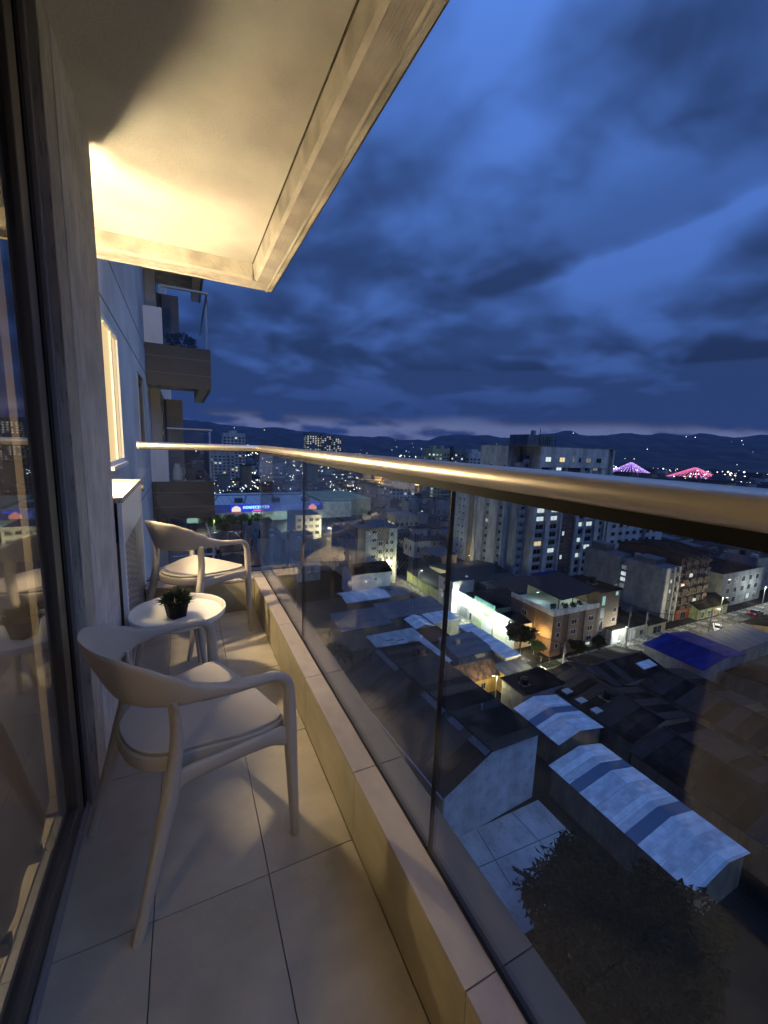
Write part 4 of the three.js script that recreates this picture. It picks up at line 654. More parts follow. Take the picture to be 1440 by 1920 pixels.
// houses around the pale patio roof and the tiled yellow house
{
  const t = house('tiled_house', 'yellow house with an old tiled roof lit from the street', 'house', [40.4, 48.2, -54.8, -50.4], 3.4, { wall: K.yellow, roof: K.tile, kind: 'gableX', rise: 1.6, over: 0.45 }); win(t, 'z', 2.2, 1, 1.6, 1.1, 1.2);
  house('teal_patio', 'little teal walled patio room beside the tiled yellow house', 'house', [36.6, 40.3, -53.2, -49.6], 2.8, { wall: K.teal, roof: K.teal, kind: 'parapet', rise: 0.7 });
  house('tin_house', 'broad bluish tin roof behind the tiled yellow house', 'house', [43.6, 51.4, -62, -55.4], 4.6, { wall: K.cream, roof: K.greyZ, kind: 'shed', rise: 0.5 });
  house('eave_house', 'pale tin roof strip along the street opposite the floodlit fronts', 'house', [51.5, 54.6, -66, -52], 4.6, { wall: K.cream, roof: K.paleT, kind: 'flat' });
  const y = house('yellow_shop', 'small yellow shop front glowing at the street corner by the tree', 'shop', [48.6, 54.4, -51.6, -46.6], 3.6, { wall: K.yellow, roof: K.greyT, kind: 'shed', rise: 0.4 }); win(y, 'z', 2.5, 0.6, 1.2, 1.0, 2.2, m.darkPane, m.frame, 'door');
  const aw = thing('awning', 'yellow and white striped awning over the corner by the tree', 'awning', [55.0, G(2.7), -50]); for (let i = 0; i < 7; i++) part(aw, 'stripe', slab4([[-0.5, 0.5, -1.6 + i * .46], [-0.5, 0.5, -1.15 + i * .46], [0.9, 0, -1.15 + i * .46], [0.9, 0, -1.6 + i * .46]], 0.04), i % 2 ? K.white : K.yellow);
  house('dark_corner_house', 'dark two storey house with a grey side wall before the yellow shop', 'house', [45.5, 53.8, -46.2, -41.5], 5.2, { wall: K.grey, roof: K.dark, kind: 'flat' });
  const p = house('patio_roof_house', 'house with a pale flat patio roof and a thin lamp pole', 'house', [31.2, 41, -68.2, -54.6], 4.9, { wall: K.tan, roof: M(0.50, 0.51, 0.55, { map: at(T.stain, 7), roughness: 0.8 }), kind: 'flat', turn: 0 });
  part(p, 'roof_patch', [[-2.5, -4], [-0.5, -3.3], [1.2, -2], [2.5, 2], [0.2, -1]].map(([x, z]) => box(x, x + 1.6, 5.121, 5.16, z, z + 0.35)), m.aluDark); part(p, 'lamp_pole', [cyl(V(1, 5.1, 3), V(1, 8.6, 3), 0.05), box(0.7, 1.3, 8.5, 8.7, 2.9, 3.1)], m.frameW);
  house('grey_hall', 'left blue grey tin roof of the two long roofs', 'hall', [27.6, 38.6, -80.2, -72.8], 4.6, { wall: K.tan, roof: K.greyZ, kind: 'shed', rise: 0.7 });
  house('grey_hall', 'right blue grey tin roof of the two long roofs', 'hall', [38.9, 54.2, -82, -75], 4.6, { wall: K.tan, roof: K.greyZ, kind: 'shed', rise: 0.7 });
  house('white_roof_hall', 'bright pale roof above a brown brick wall', 'hall', [33.4, 44.6, -92, -85.6], 5.2, { wall: K.brickTan, roof: K.paleX, kind: 'gableX', rise: 0.6 });
  house('striped_roof_house', 'smaller striped pale roof right of the bright pale roof', 'house', [44.9, 50.6, -92.5, -86], 5.2, { wall: K.brickTan, roof: K.greyT, kind: 'gableX', rise: 0.5 });
  house('brick_wall_house', 'low brown brick walled yard by the street end of the pale roofs', 'house', [50.8, 54.2, -90, -83.4], 3.4, { wall: K.brickTan, roof: K.dark, kind: 'flat' });
  const w = house('white_gable_house', 'bluish white house under a dark gable before the white apartments', 'house', [40.4, 52.4, -108, -100.2], 6.8, { wall: K.old, roof: K.dark, kind: 'gableX', rise: 1.8 }); win(w, 'z', 3.9, -1.8, 4.4, 0.9, 0.9, m.winCool); win(w, 'z', 3.9, 1.2, 4.8, 0.9, 0.8); win(w, 'z', 3.9, -2, 1.6, 0.9, 0.6, m.winCool);
  house('small_awning_house', 'little pale lean-to roof below the long blue grey roofs', 'house', [43, 47, -74.4, -69.6], 4.2, { wall: K.tan, roof: K.paleT, kind: 'gableZ', rise: 0.6 });
  house('bright_roof_shed', 'small very pale roof beside the floodlit street', 'shed', [47.6, 54.2, -74.6, -70], 4.4, { wall: K.cream, roof: K.paleX, kind: 'flat' });
  house('skylit_house', 'dark house with a pale roof hatch near the pale patio roof', 'house', [42.5, 47.5, -68.8, -63.2], 4, { wall: K.tan, roof: K.dark, kind: 'flat' });
  for (const [i, z] of [-40.2, -37.6, -35].entries()) { const h = thing('roof_hatch', ['far pale roof hatch right of the smaller shed', 'middle pale roof hatch right of the smaller shed', 'near pale roof hatch right of the smaller shed'][i], 'hatch', [53.6, G(4.62), z], 0); part(h, 'lid', box(-0.9, 0.6, 0, 0.16, -0.55, 0.55, 0.02), K.white); part(h, 'frame', box(-0.8, 0.5, -0.3, 0, -0.45, 0.45), K.grey); }
}
{ // tanks, dishes and aerials on the roofs
  for (const [label, x, y, z, r] of [['black water tank on the dark warehouse roof beside the smaller pale shed', 57, 5.1, -36, 0.8], ['black water tank on the roof of the dark corner house', 47.5, 5.4, -43.5, 0.7], ['black water tank on the brick apartments stair tower', 84, 12.5, -60, 0.9], ['pale water tank on the grey block roof', 109.5, 14.6, -66, 0.9], ['black water tank on the white apartments roof', 49, 17.9, -115, 0.9], ['black water tank on the gable house far roof end', 33.2, 9.1, -52, 0.7], ['pale water tank on the broad bluish tin roof', 46, 5.0, -59.5, 0.6]]) {
    const t = thing('water_tank', label, 'water tank', [x, G(y), z], 0, 'water tanks on the roofs'), mt = label.startsWith('pale') ? K.grey : m.black;
    part(t, 'drum', cyl(V(0, 0.15, 0), V(0, r * 1.5, 0), r, r * 0.92, 18), mt); part(t, 'lid', cyl(V(0, r * 1.5, 0), V(0, r * 1.7, 0), r * 0.9, r * 0.35, 18), mt); part(t, 'stand', box(-r, r, -0.3, 0.15, -r, r), K.tan);
  }
  for (const [label, x, y, z] of [['satellite dish on the patio roof house edge', 40.4, 5.1, -56], ['satellite dish on the brick apartments roof', 86.6, 12.5, -56.5], ['satellite dish on the white cube house', 65, 8.85, -82]]) {
    const t = thing('satellite_dish', label, 'dish', [x, G(y), z], -0.6, 'satellite dishes on the roofs'); part(t, 'mast', cyl(V(0, 0, 0), V(0, 0.8, 0), 0.04), m.alu); part(t, 'bowl', new THREE.SphereGeometry(0.7, 18, 8, 0, 6.3, 0, 0.6).rotateX(2.2).translate(0, 1.15, 0.55), M(0.6, 0.6, 0.6, { side: THREE.DoubleSide })); part(t, 'feed', cyl(V(0, 0.8, 0), V(0, 1.5, -0.6), 0.03), m.alu);
  }
}
{ // yellow lit row far along the street, and shops
  const t = house('street_row', 'row of low yellow lit house fronts far along the street', 'house', [44, 53.6, -152, -126.5], 4.4, { wall: K.cream, roof: K.brownT, kind: 'gableZ', rise: 1.1 }); for (let i = 0; i < 6; i++) win(t, 'z', 12.75, -3.6 + i * 1.5, 1.6, 0.9, 1.6, i % 2 ? m.darkPane : M(0.3, 0.2, 0.1));
  const u = house('street_row', 'taller pale building with lit shop front at the far street bend', 'building', [41, 52, -182, -166], 11.5, { wall: K.white, roof: K.greyT, kind: 'parapet', rise: 0.5 }); for (let k = 0; k < 4; k++) for (let i = 0; i < 4; i++) win(u, 'z', 8, -4 + i * 2.6, 1.6 + k * 2.8, 1.8, 1.4, k ? (rnd() < 0.2 ? m.winDim : m.darkPane) : m.winCool);
  house('tower_foot_hall', 'low hall roofs before the foot of the tall tower', 'hall', [70.5, 90, -108, -90], 4.2, { wall: K.cream, roof: K.darkX, kind: 'gableX', rise: 1.2 });
  house('tower_foot_hall', 'dark flat hall between the floodlit fronts and the tall tower', 'hall', [77, 93.5, -87, -67], 4.6, { wall: K.grey, roof: K.darkT, kind: 'gableZ', rise: 1.2 });
  house('blue_hall', 'low bluish hall before the foot of the tall tower', 'hall', [94.5, 104.5, -88, -78], 4.8, { wall: K.grey, roof: K.blueT, kind: 'flat' });
}
// ============================================================ the store with the blue sign
const font = await new FontLoader().loadAsync('fonts/droid/droid_sans_bold.typeface.json');
{
  const t = thing('home_store', 'wide hardware store with a glowing blue sign and pale roof', 'store', [10, GY, -222]);
  part(t, 'wall', [box(-40, 78, 0, 8.2, -52, 0)], K.white); part(t, 'fascia', box(-40, 60, 5.0, 9.0, 0, 0.8), M(0.03, 0.05, 0.25));
  part(t, 'roof', [box(-40, 78, 8.21, 8.6, -52, -0.2)], K.paleX); part(t, 'side_block', box(60, 92, 0, 10, -46, -4), K.green);
  for (const x of [8, 24, 40]) part(t, 'roof_pipe', cyl(V(x, 8.8, -40), V(x - 6, 8.8, -4), 0.35), K.grey); part(t, 'roof_pipe', cyl(V(-20, 8.9, -40), V(60, 8.9, -40), 0.35), K.grey);
  for (const x of [14, 34, 51]) part(t, 'roof_unit', box(x, x + 4, 8.6, 11, -12, -8, 0.2), m.aluDark);
  const sg = part(t, 'sign_board', box(10.6, 32, 5.0, 9.1, 0.8, 1.1), glow(0.02, 0.035, 0.75, 1.0));
  part(sg, 'house_emblem', (() => { const s = new THREE.Shape(); s.moveTo(0, 0); s.lineTo(6.4, 0); s.lineTo(6.4, 2); s.bezierCurveTo(6.2, 3.4, 4.4, 3.9, 3.2, 4.3); s.bezierCurveTo(2, 3.9, 0.2, 3.4, 0, 2); return new THREE.ExtrudeGeometry(s, { depth: 0.3, bevelEnabled: false }).scale(0.68, 0.68, 1).translate(11.4, 5.5, 1.1); })(), glow(1, 0.80, 0.62, 1.2));
  part(sg, 'emblem_base', box(11.2, 16, 5.05, 5.45, 1.1, 1.35), glow(0.9, 0.06, 0.05, 1));
  const tg = new TextGeometry('HOMECENTER', { font, size: 1.45, depth: 0.25, curveSegments: 3 }); tg.computeBoundingBox(); const bw = tg.boundingBox.max.x; tg.scale(13.6 / bw, 1, 1).translate(16.8, 6.8, 1.1); part(sg, 'letters', tg, glow(0.35, 0.75, 1.0, 2.4));
  part(sg, 'pink_bar', box(22, 27, 5.4, 6.2, 1.1, 1.3), glow(1, 0.12, 0.45, 1.3));
  part(t, 'entrance', box(21.5, 27, 0, 4.6, 0, 0.2), glow(0.95, 1, 0.9, 1.0)); part(t, 'shop_windows', [box(-20, 21, 0.4, 3, 0, 0.1), box(28, 60, 0.4, 3, 0, 0.1)], glow(0.55, 0.95, 0.78, 0.5));
  const e2 = part(t, 'side_emblem', (() => { const s = new THREE.Shape(); s.moveTo(0, 0); s.lineTo(4.4, 0); s.lineTo(4.4, 1.6); s.lineTo(2.2, 3.2); s.lineTo(0, 1.6); return new THREE.ExtrudeGeometry(s, { depth: 0.3, bevelEnabled: false }).translate(52, 5.4, 0.8); })(), glow(1, 0.35, 0.25, 1.2)); part(e2, 'arc', box(53, 58.5, 7.9, 8.9, 0.8, 1.0), glow(0.05, 0.1, 1, 1.2));
  for (const x of [2, 20, 40]) lamp(t, [x, 4.2, 17], C(0.75, 1, 0.82), 1700, 0.4);
  for (const x of [2, 20, 40]) { const l = thing('lot_lamp', `parking lot lamp before the store, ${x < 10 ? 'left' : x < 30 ? 'middle' : 'right'} of the three`, 'lamp', [10 + x, GY, -210], 0); part(l, 'post', cyl(V(0, 0, 0.6), V(0, 7.2, 0.6), 0.1), m.alu); part(l, 'head', box(-0.5, 0.5, 7.1, 7.3, -0.2, 0.9), m.alu); part(l, 'glass', box(-0.4, 0.4, 7.02, 7.09, -0.1, 0.5), glow(0.85, 1, 0.9, 10)); }
  for (let i = 0; i < 6; i++) tree('lot_tree', `broad dark tree before the store, number ${i + 1} counted from the left`.replace(/number (\d) counted/, (_, d) => ['first', 'second', 'third', 'fourth', 'fifth', 'sixth'][d - 1]), 8 + i * 5.6 + rr(-1, 1), -204 + rr(-1.5, 1.5), i === 5 ? 4.5 : 7.6, i === 5 ? 2.6 : 4.2, 900, 0.9, m.leafMid, 'trees before the store');
}
function makeCar(name, label, mat) {
  const t = thing(name, label, 'car', [0, 0, 0], 0, 'cars parked below'), s = new THREE.Shape(), c = new THREE.Shape();
  [[-2.1, .3], [-2.12, .75], [-1.9, .9], [1.1, .92], [2.0, .78], [2.12, .5], [2.1, .3]].forEach(([a, b], i) => i ? s.lineTo(a, b) : s.moveTo(a, b)); [[-1.75, .88], [-1.35, 1.4], [.3, 1.42], [1.05, .9]].forEach(([a, b], i) => i ? c.lineTo(a, b) : c.moveTo(a, b));
  const e = (sh, w, b) => new THREE.ExtrudeGeometry(sh, { depth: w, bevelEnabled: true, bevelThickness: b, bevelSize: b, bevelSegments: 2 }).translate(0, 0, -w / 2);
  part(t, 'body', e(s, 1.55, .07), mat); part(t, 'cabin', e(c, 1.35, .05), m.darkPane); part(t, 'roof', box(-1.3, .25, 1.43, 1.49, -.66, .66, .03), mat);
  for (const x of [-1.3, 1.3]) for (const z of [-.8, .8]) part(t, 'wheel', new THREE.CylinderGeometry(.32, .32, .2, 16).rotateX(Math.PI / 2).translate(x, .32, z), m.black);
  return t;
}
{
  const paint = (r, g, b) => M(r, g, b, { roughness: 0.3, metalness: 0.1 }), W = makeCar('parked_car', 'white car at the left of the lit parking lot', paint(0.7, 0.7, 0.7)); W.position.set(12.5, GY, -190.5);
  const put = (c, x, z, l, turn = 0) => copy(c, [x, GY, z], turn, l);
  put(W, 18.4, -190.2, 'white car second from the left in the lit parking lot'); const Rd = makeCar('parked_car', 'red car between white ones in the lit parking lot', paint(0.5, 0.03, 0.02)); Rd.position.set(23.6, GY, -190); put(W, 27.6, -189.6, 'pale car right of the red one in the lit parking lot', 0.3);
  put(W, 9, -165, 'white car parked before the nearer lot wall', 0.2); put(Rd, 9.2, -158, 'red car parked nearest on the left lot', 0.4); put(W, 14.5, -166, 'pale car behind the blue roof on the left lot', 0.1);
  const B = makeCar('parked_car', 'dark car with red tail lights beside the blue roof', paint(0.05, 0.05, 0.06)); B.position.set(97.4, GY, -48.2); for (const z of [-.6, .6]) part(B, 'tail_light', box(-2.22, -2.18, .7, .85, z - .15, z + .15), glow(1, 0.06, 0.03, 4));
  put(B, 140, -50.4, 'dark car on the street by the lit corner block'); put(W, 118, -49.2, 'pale car under the wires at the crossing', 0.5);
  const mk = (label, x, z, turn) => { const t = thing('motorcycle', label, 'motorcycle', [x, GY, z], turn, 'motorcycles parked on the street'); for (const u of [-.62, .62]) part(t, 'wheel', new THREE.TorusGeometry(.26, .06, 8, 18).translate(u, .32, 0), m.black); part(t, 'body', [box(-.45, .3, .4, .62, -.11, .11, .04), box(-.6, .15, .66, .78, -.13, .13, .05), cyl(V(.62, .32, 0), V(.42, .98, 0), .035), cyl(V(-.62, .32, 0), V(-.2, .5, 0), .03)], m.aluDark); part(t, 'handlebar', cyl(V(.42, 1, -.35), V(.42, 1, .35), .02), m.alu); };
  mk('motorcycle parked by the brick corner under the street tree', 63.4, -54.4, 0.7); mk('motorcycle beside it, nearer the street corner', 64.4, -53.2, 0.7); mk('motorcycle parked before the bright garage', 86.5, -51.4, 0.2);
}
// ---------------------------------------------------------------- trees and street furniture
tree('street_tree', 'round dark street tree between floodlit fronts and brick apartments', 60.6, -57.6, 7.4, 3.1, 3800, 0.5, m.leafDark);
tree('street_tree', 'pale green lit small tree under the dark one at the corner', 62.9, -55.2, 4.6, 1.7, 1500, 0.4, m.leafMid);
tree('street_tree', 'low bushy tree left of two along the brick apartments', 72.6, -53.5, 3.6, 1.9, 1300, 0.4, m.leafDark); tree('street_tree', 'low bushy tree right of two along the brick apartments', 79.4, -53.3, 3.2, 1.6, 1100, 0.4, m.leafDark);
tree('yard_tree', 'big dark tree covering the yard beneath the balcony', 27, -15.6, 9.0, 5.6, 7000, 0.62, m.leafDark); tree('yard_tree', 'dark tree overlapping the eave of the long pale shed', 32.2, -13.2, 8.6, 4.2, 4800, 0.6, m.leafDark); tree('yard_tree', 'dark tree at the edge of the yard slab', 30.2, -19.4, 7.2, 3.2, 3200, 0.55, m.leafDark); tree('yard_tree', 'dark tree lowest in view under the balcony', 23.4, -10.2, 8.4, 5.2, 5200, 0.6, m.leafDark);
tree('yard_tree', 'small dark shrub tree beyond the gable house ridge', 21.5, -70, 5.5, 3.4, 2200, 0.6, m.leafDark); tree('yard_tree', 'dark tree in the yard left of the long blue grey roofs', 24.5, -66, 5, 3, 1800, 0.6, m.leafDark);
for (const [i, [x, z]] of [[70, -84], [80, -64.5], [74, -112], [66, -112]].entries()) tree('block_tree', ['dark tree behind the floodlit street fronts', 'dark tree behind the brick apartments', 'dark tree behind the walled yard', 'dark tree left of the walled yard'][i], x, z, 6.5, 3.6, 2000, 0.6, m.leafDark);
function pole(label, x, z, h = 9) { const t = thing('utility_pole', label, 'pole', [x, GY, z], rr(0, 0.4)); part(t, 'post', cyl(V(0, 0, 0), V(0, h, 0), 0.16, 0.1), K.grey); part(t, 'crossarm', [box(-0.9, 0.9, h - 0.5, h - 0.38, -0.05, 0.05), box(-0.6, 0.6, h - 1.2, h - 1.1, -0.05, 0.05)], m.aluDark); part(t, 'transformer', cyl(V(0.3, h - 2.2, 0), V(0.3, h - 1.4, 0), 0.22, 0.22, 12), K.grey); return V(x, G(h - 0.4), z); }
const pl = [pole('utility pole at the near street corner', 59.4, -46.2), pole('thin tall utility pole before the bright garage', 85.2, -51.2, 10), pole('utility pole with fanned wires at the far crossing', 107.5, -46.4, 8), pole('utility pole beside the floodlit street fronts', 54.6, -78), pole('utility pole beyond the walled yard', 55, -102), pole('utility pole before the beige shop', 94, -52.6, 7)];
const wire = (label, a, b) => { const p = []; for (let i = 0; i <= 12; i++) { const t = i / 12, q = a.clone().lerp(b, t); q.y -= 1.1 * 4 * t * (1 - t); p.push(q); } const gs = []; for (const d of [-0.5, 0, 0.5]) gs.push(new THREE.TubeGeometry(new THREE.CatmullRomCurve3(p.map(q => q.clone().add(V(d, 0, d)))), 16, 0.025, 4)); tag(part(scene, 'overhead_wire', gs, m.black), label, 'wire'); };
wire('overhead wires from the near corner pole to the garage pole', pl[0], pl[1]); wire('overhead wires from the garage pole to the far crossing', pl[1], pl[2]); wire('overhead wires from the near corner up the lit street', pl[0], pl[3]); wire('overhead wires along the walled yard', pl[3], pl[4]);
function streetLamp(label, x, z, dx, dz, col, power, h = 6.5, g = 12) {
  const t = thing('street_lamp', label, 'street lamp', [x, GY, z]); part(t, 'post', cyl(V(0, 0, 0), V(0, h, 0), 0.09, 0.06), m.alu); part(t, 'arm', cyl(V(0, h, 0), V(dx, h + 0.25, dz), 0.04), m.alu);
  part(t, 'head', box(dx - .28, dx + .28, h + 0.2, h + 0.32, dz - .14, dz + .14, .03), m.alu); part(t, 'glass', box(dx - .24, dx + .24, h + 0.14, h + 0.19, dz - .11, dz + .11), new THREE.MeshStandardMaterial({ color: 0x111111, emissive: col, emissiveIntensity: g }));
  lamp(t, [dx, h - 0.05, dz], col, power, 0.2);
}
const SOD = C(1, 0.62, 0.20), YEL = C(1, 0.86, 0.45), WHT = C(0.95, 1, 0.85);
streetLamp('sodium street lamp lighting the brick corner wall orange', 64.6, -57.5, 0.9, 0, SOD, 130, 4.6);
streetLamp('street lamp lighting the bright garage front', 86.6, -51.2, 0, -1.2, WHT, 230, 4.4);
streetLamp('street lamp at the yellow corner shop', 55.2, -46.2, -0.8, -0.5, YEL, 260, 5);
streetLamp('street lamp by the tiled yellow house', 45.6, -47.6, -0.8, 0, YEL, 150, 5);
streetLamp('street lamp in the middle of the cross street', 76, -46.2, 0, -1, WHT, 55, 5.5);
streetLamp('street lamp at the far crossing under the wires', 112, -46.2, 0, -1, YEL, 360, 7);
streetLamp('street lamp by the small green fronted house', 127, -53, 0, 1, YEL, 200, 6);
streetLamp('street lamp at the lit corner block on the right', 150, -53, 0, 1, WHT, 380, 6);
streetLamp('street lamp beside the white apartments', 55.4, -106.4, -1, -0.6, YEL, 700, 6);
streetLamp('street lamp along the far yellow street', 54.4, -124, -0.9, 0, YEL, 700, 6.5);
streetLamp('street lamp at the far street bend', 54.4, -160, -1, 0, YEL, 1200, 7);
streetLamp('street lamp over the walled yard', 61, -99, 0.9, 0, C(0.8, 1, 0.6), 260, 6);
streetLamp('street lamp at the slim tower foot', 90.5, -114.5, 0.8, 0, YEL, 130, 4);
// ============================================================ blocks of small houses farther out
const taken = [[22, 38, -57, -29], [38.5, 66, -46, -8], [61, 110, -47, -3], [54, 62, -190, -44], [60, 330, -54.5, -45.4], [62, 88, -69, -54.5], [84, 108, -62, -53], [106, 127, -81, -56], [119, 160, -77, -54], [132, 168, -114, -90], [90, 133, -114, -76], [93, 114, -135, -115], [61.5, 77, -110, -60], [43.5, 59, -132, -107], [26.5, 55, -110, -46], [43, 54, -184, -125], [70, 105, -110, -66], [-45, 105, -276, -184], [-20, 34, -30, 0], [116, 160, -46, -33], [96, 117, -45, -36]];
const marks = [['the white apartments', 52, -114], ['the tall grey tower', 112, -100], ['the slim pale tower', 103, -125], ['the brick apartments', 77, -60], ['the dark brick block', 119, -65], ['the long pale shed', 44, -22], ['the two blue grey roofs', 40, -77], ['the store with the blue sign', 40, -240], ['the green lit far tower', 175, -273], ['the white office block', 150, -102], ['the lit corner block', 146, -66], ['the yellow lit house row', 49, -139], ['the floodlit hall', 188, -358], ['the cream flats', 89, -162], ['the pale patio roof', 36, -61], ['the royal blue roof', 88, -40], ['the long pale flats', 144, -269], ['the gable house', 29, -43]], told = {};
const ord = ['nearest', 'second', 'third', 'fourth', 'fifth', 'sixth', 'seventh', 'eighth', 'ninth', 'tenth', 'eleventh', 'twelfth', 'thirteenth', 'fourteenth', 'fifteenth', 'sixteenth', 'seventeenth', 'eighteenth', 'nineteenth', 'twentieth'];
function placeWords(what, x, z) {
  let best = null, bd = 1e9; for (const q of marks) { const e = Math.hypot(x - q[1], z - q[2]); if (e < bd) { bd = e; best = q; } }
  const dir = V(best[1], 0, best[2]).normalize(), dx = x - best[1], dz = z - best[2], f = dx * dir.x + dz * dir.z, sd = dx * -dir.z + dz * dir.x, w = Math.abs(f) > Math.abs(sd) ? (f > 0 ? 'behind' : 'before') : (sd > 0 ? 'right of' : 'left of');
  const k = what + w + best[0]; told[k] = (told[k] ?? -1) + 1; return `${what}, ${ord[Math.min(19, told[k])]} of its kind ${w} ${best[0]}`;
}
const free = (x0, x1, z0, z1) => !taken.some(t => x0 < t[1] && x1 > t[0] && z0 < t[3] && z1 > t[2]);
{
  const az = (x, z) => Math.atan2(x, -z) * 180 / Math.PI, walls = [K.tan, K.grey, K.cream, K.white, K.brickTan], roofs = [K.dark, K.darkT, K.brownT, K.greyT, K.dark, K.brownT], protos = [], far = {};
  const names = ['dark flat roofed low house', 'dark tin gabled low house', 'brown roofed little house', 'grey tin roofed little house', 'grey three storey house', 'pale walled two storey house'];
  let near = 0;
  for (let z = -8; z > -1150; z -= (z < -400 ? 22 : 11.5)) for (let x = 4; x < 1100; x += rr(8, 12) * (Math.hypot(x, z) > 420 ? 2 : 1)) {
    const r = Math.hypot(x, z), a = az(x, z); if (a < 1.5 || a > 76 || r < 30 || r > 1150 || (x > 330 && z > -60)) continue;
    const k = r > 420 ? 2 : 1, w = rr(7, 9.5) * k, d = rr(8, 10.6) * k, j = Math.floor(rnd() * 6), h = [3.2, 3.6, 3.4, 4, 8.4, 5.8][j] * rr(0.85, 1.2) * (r > 320 && rnd() < 0.12 ? 2.2 : 1);
    if (!free(x - w / 2, x + w / 2, z - d / 2, z + d / 2) || (Math.floor(z / 46) !== Math.floor((z + 7) / 46) && r > 110) || (Math.floor(x / 75) !== Math.floor((x + 7) / 75) && r > 110) || rnd() < 0.06) continue;
    if (near < 285 && r < 300) {
      near++;
      if (!protos[j]) { protos[j] = house(['flat_roof_house', 'gable_house', 'brown_roof_house', 'tin_roof_house', 'storeyed_house', 'pale_house'][j], names[j], 'house', [-5, 5, -5, 5], 4, { wall: [K.tan, K.grey, K.cream, K.tan, K.grey, K.white][j], roof: roofs[j], kind: ['flat', 'gableZ', 'gableX', 'shed', 'parapet', 'flat'][j], rise: [0, 1.1, 1.1, 0.7, 0.7, 0][j], over: 0.35, group: names[j] + 's among the crowded blocks' }); const q = protos[j]; for (const u of [-2.6, 1.6]) { win(q, 'z', 5, u, 2, 1.3, 1.3); win(q, 'x', -5, u, 2, 1.2, 1.2, u > 0 && (j === 4 || j === 2) ? m.winDim : m.darkPane); } if (j === 4 || j === 0) { part(q, 'water_tank', cyl(V(-2.5, 4.1, -1), V(-2.5, 5.3, -1), 0.75, 0.68, 12), j ? m.black : K.grey); part(q, 'roof_hatch', box(1, 2.6, 4.2, 4.7, 0, 1.8), K.white); } else part(q, 'chimney_pipe', cyl(V(1.6, 4, 2.2), V(1.6, 5.9, 2.2), 0.13), m.alu);
        q.userData.label = placeWords(names[j], x, z); q.position.set(x, GY, z); q.scale.set(w / 10, h / 4, d / 10); }
      else copy(protos[j], [x, GY, z], 0, placeWords(names[j], x, z), [w / 10, h / 4, d / 10]);
    } else { const c = Math.floor(rnd() * 5); (far[c] ??= []).push([x, z, w, h, d]); }
  }
  for (const c of Object.keys(far)) {
    const g = new THREE.BoxGeometry(1, 1, 1).translate(0, 0.5, 0), wl = new THREE.InstancedMesh(g, [K.tan, K.grey, K.brickTan, K.blueGrey, K.white][c], far[c].length), rf = new THREE.InstancedMesh(g, roofs[c], far[c].length), M4 = new THREE.Matrix4(), Q = new THREE.Quaternion();
    far[c].forEach(([x, z, w, h, d], i) => { wl.setMatrixAt(i, M4.compose(V(x, GY, z), Q, V(w, h, d))); rf.setMatrixAt(i, M4.compose(V(x, GY + h, z), Q, V(w + 0.7, 0.3, d + 0.7))); });
    const t = new THREE.Group(); t.name = numbered('distant_blocks'); t.userData = { kind: 'stuff', label: 'far blocks of low houses reading as one mass towards the hills', category: 'houses', group: 'far blocks of low houses' }; scene.add(t); wl.name = 'wall'; rf.name = 'roof'; t.add(wl, rf); t.traverse(o => { o.castShadow = o.receiveShadow = true; });
  }
}
// ---------------------------------------------------------------- towers of the middle and far distance
function farTower(name, label, [x0, x1, z0, z1], h, wall, { cols = 4, fl = 2.9, p = 0.2, side = 3, mats, roof = K.towerD, frame = m.frame, top = 3 } = {}) {
  const t = house(name, label, 'tower', [x0, x1, z0, z1], h, { wall, roof, kind: 'parapet', rise: 0.7 }), { w, d } = t.L, n = Math.floor((h - 2) / fl);
  for (let k = 0; k < n; k++) { for (let i = 0; i < cols; i++) win(t, 'z', d, -w + (i + .5) * 2 * w / cols, 2 + k * fl, Math.min(2, 1.2 * w / cols), 1.5, rnd() < p ? pick(mats || [m.winCool, m.winCool, m.winWarm]) : m.darkPane, frame); for (let i = 0; i < side; i++) win(t, 'x', -w, -d + (i + .5) * 2 * d / side, 2 + k * fl, Math.min(2, 1.2 * d / side), 1.5, rnd() < p ? pick(mats || [m.winCool, m.winCool, m.winWarm]) : m.darkPane, frame); }
  if (top) part(t, 'roof_house', box(-w * .4, w * .3, h, h + top, -d * .5, d * .4), wall); return t;
}
farTower('far_tower', 'pale far tower behind the handrail corner, tallest on the left', [34, 54, -436, -418], 48, K.towerL, { cols: 6, p: 0.16, fl: 2.8 });
farTower('far_tower', 'lower pale far block in front of the tallest left tower', [20, 41, -408, -389], 31, K.towerL, { cols: 6, p: 0.14, fl: 2.8 });
farTower('far_tower', 'leftmost of the three glittering dark towers near the centre', [184, 206, -690, -672], 58, K.towerD, { cols: 5, p: 0.5, fl: 3 });
farTower('far_tower', 'middle one of the three glittering dark towers near the centre', [208, 224, -682, -666], 56, K.towerD, { cols: 4, p: 0.45, fl: 3 });
farTower('far_tower', 'rightmost of the three glittering dark towers near the centre', [226, 240, -676, -660], 53.5, K.towerD, { cols: 4, p: 0.45, fl: 3 });
farTower('far_tower', 'dark far tower with green lit windows under the handrail', [170.5, 180, -280, -267], 40.6, K.green, { cols: 3, p: 0.5, mats: [m.winGreen, m.winCool, m.winDim], side: 2 });
farTower('far_tower', 'beige far tower right of the green lit one', [184, 193, -290, -276], 41, K.cream, { cols: 3, p: 0.1 }); farTower('far_tower', 'dark glazed far tower right of the beige one', [195, 204, -288, -272], 41, K.towerD, { cols: 3, p: 0.3 }); farTower('far_tower', 'pale blue far tower left of the tall grey tower', [207, 226, -286, -268], 39, K.towerL, { cols: 5, p: 0.06 });
farTower('far_flats', 'long pale flats in the middle distance below the handrail', [135, 154, -276, -262], 15.5, K.towerL, { cols: 6, p: 0.18, top: 0 });
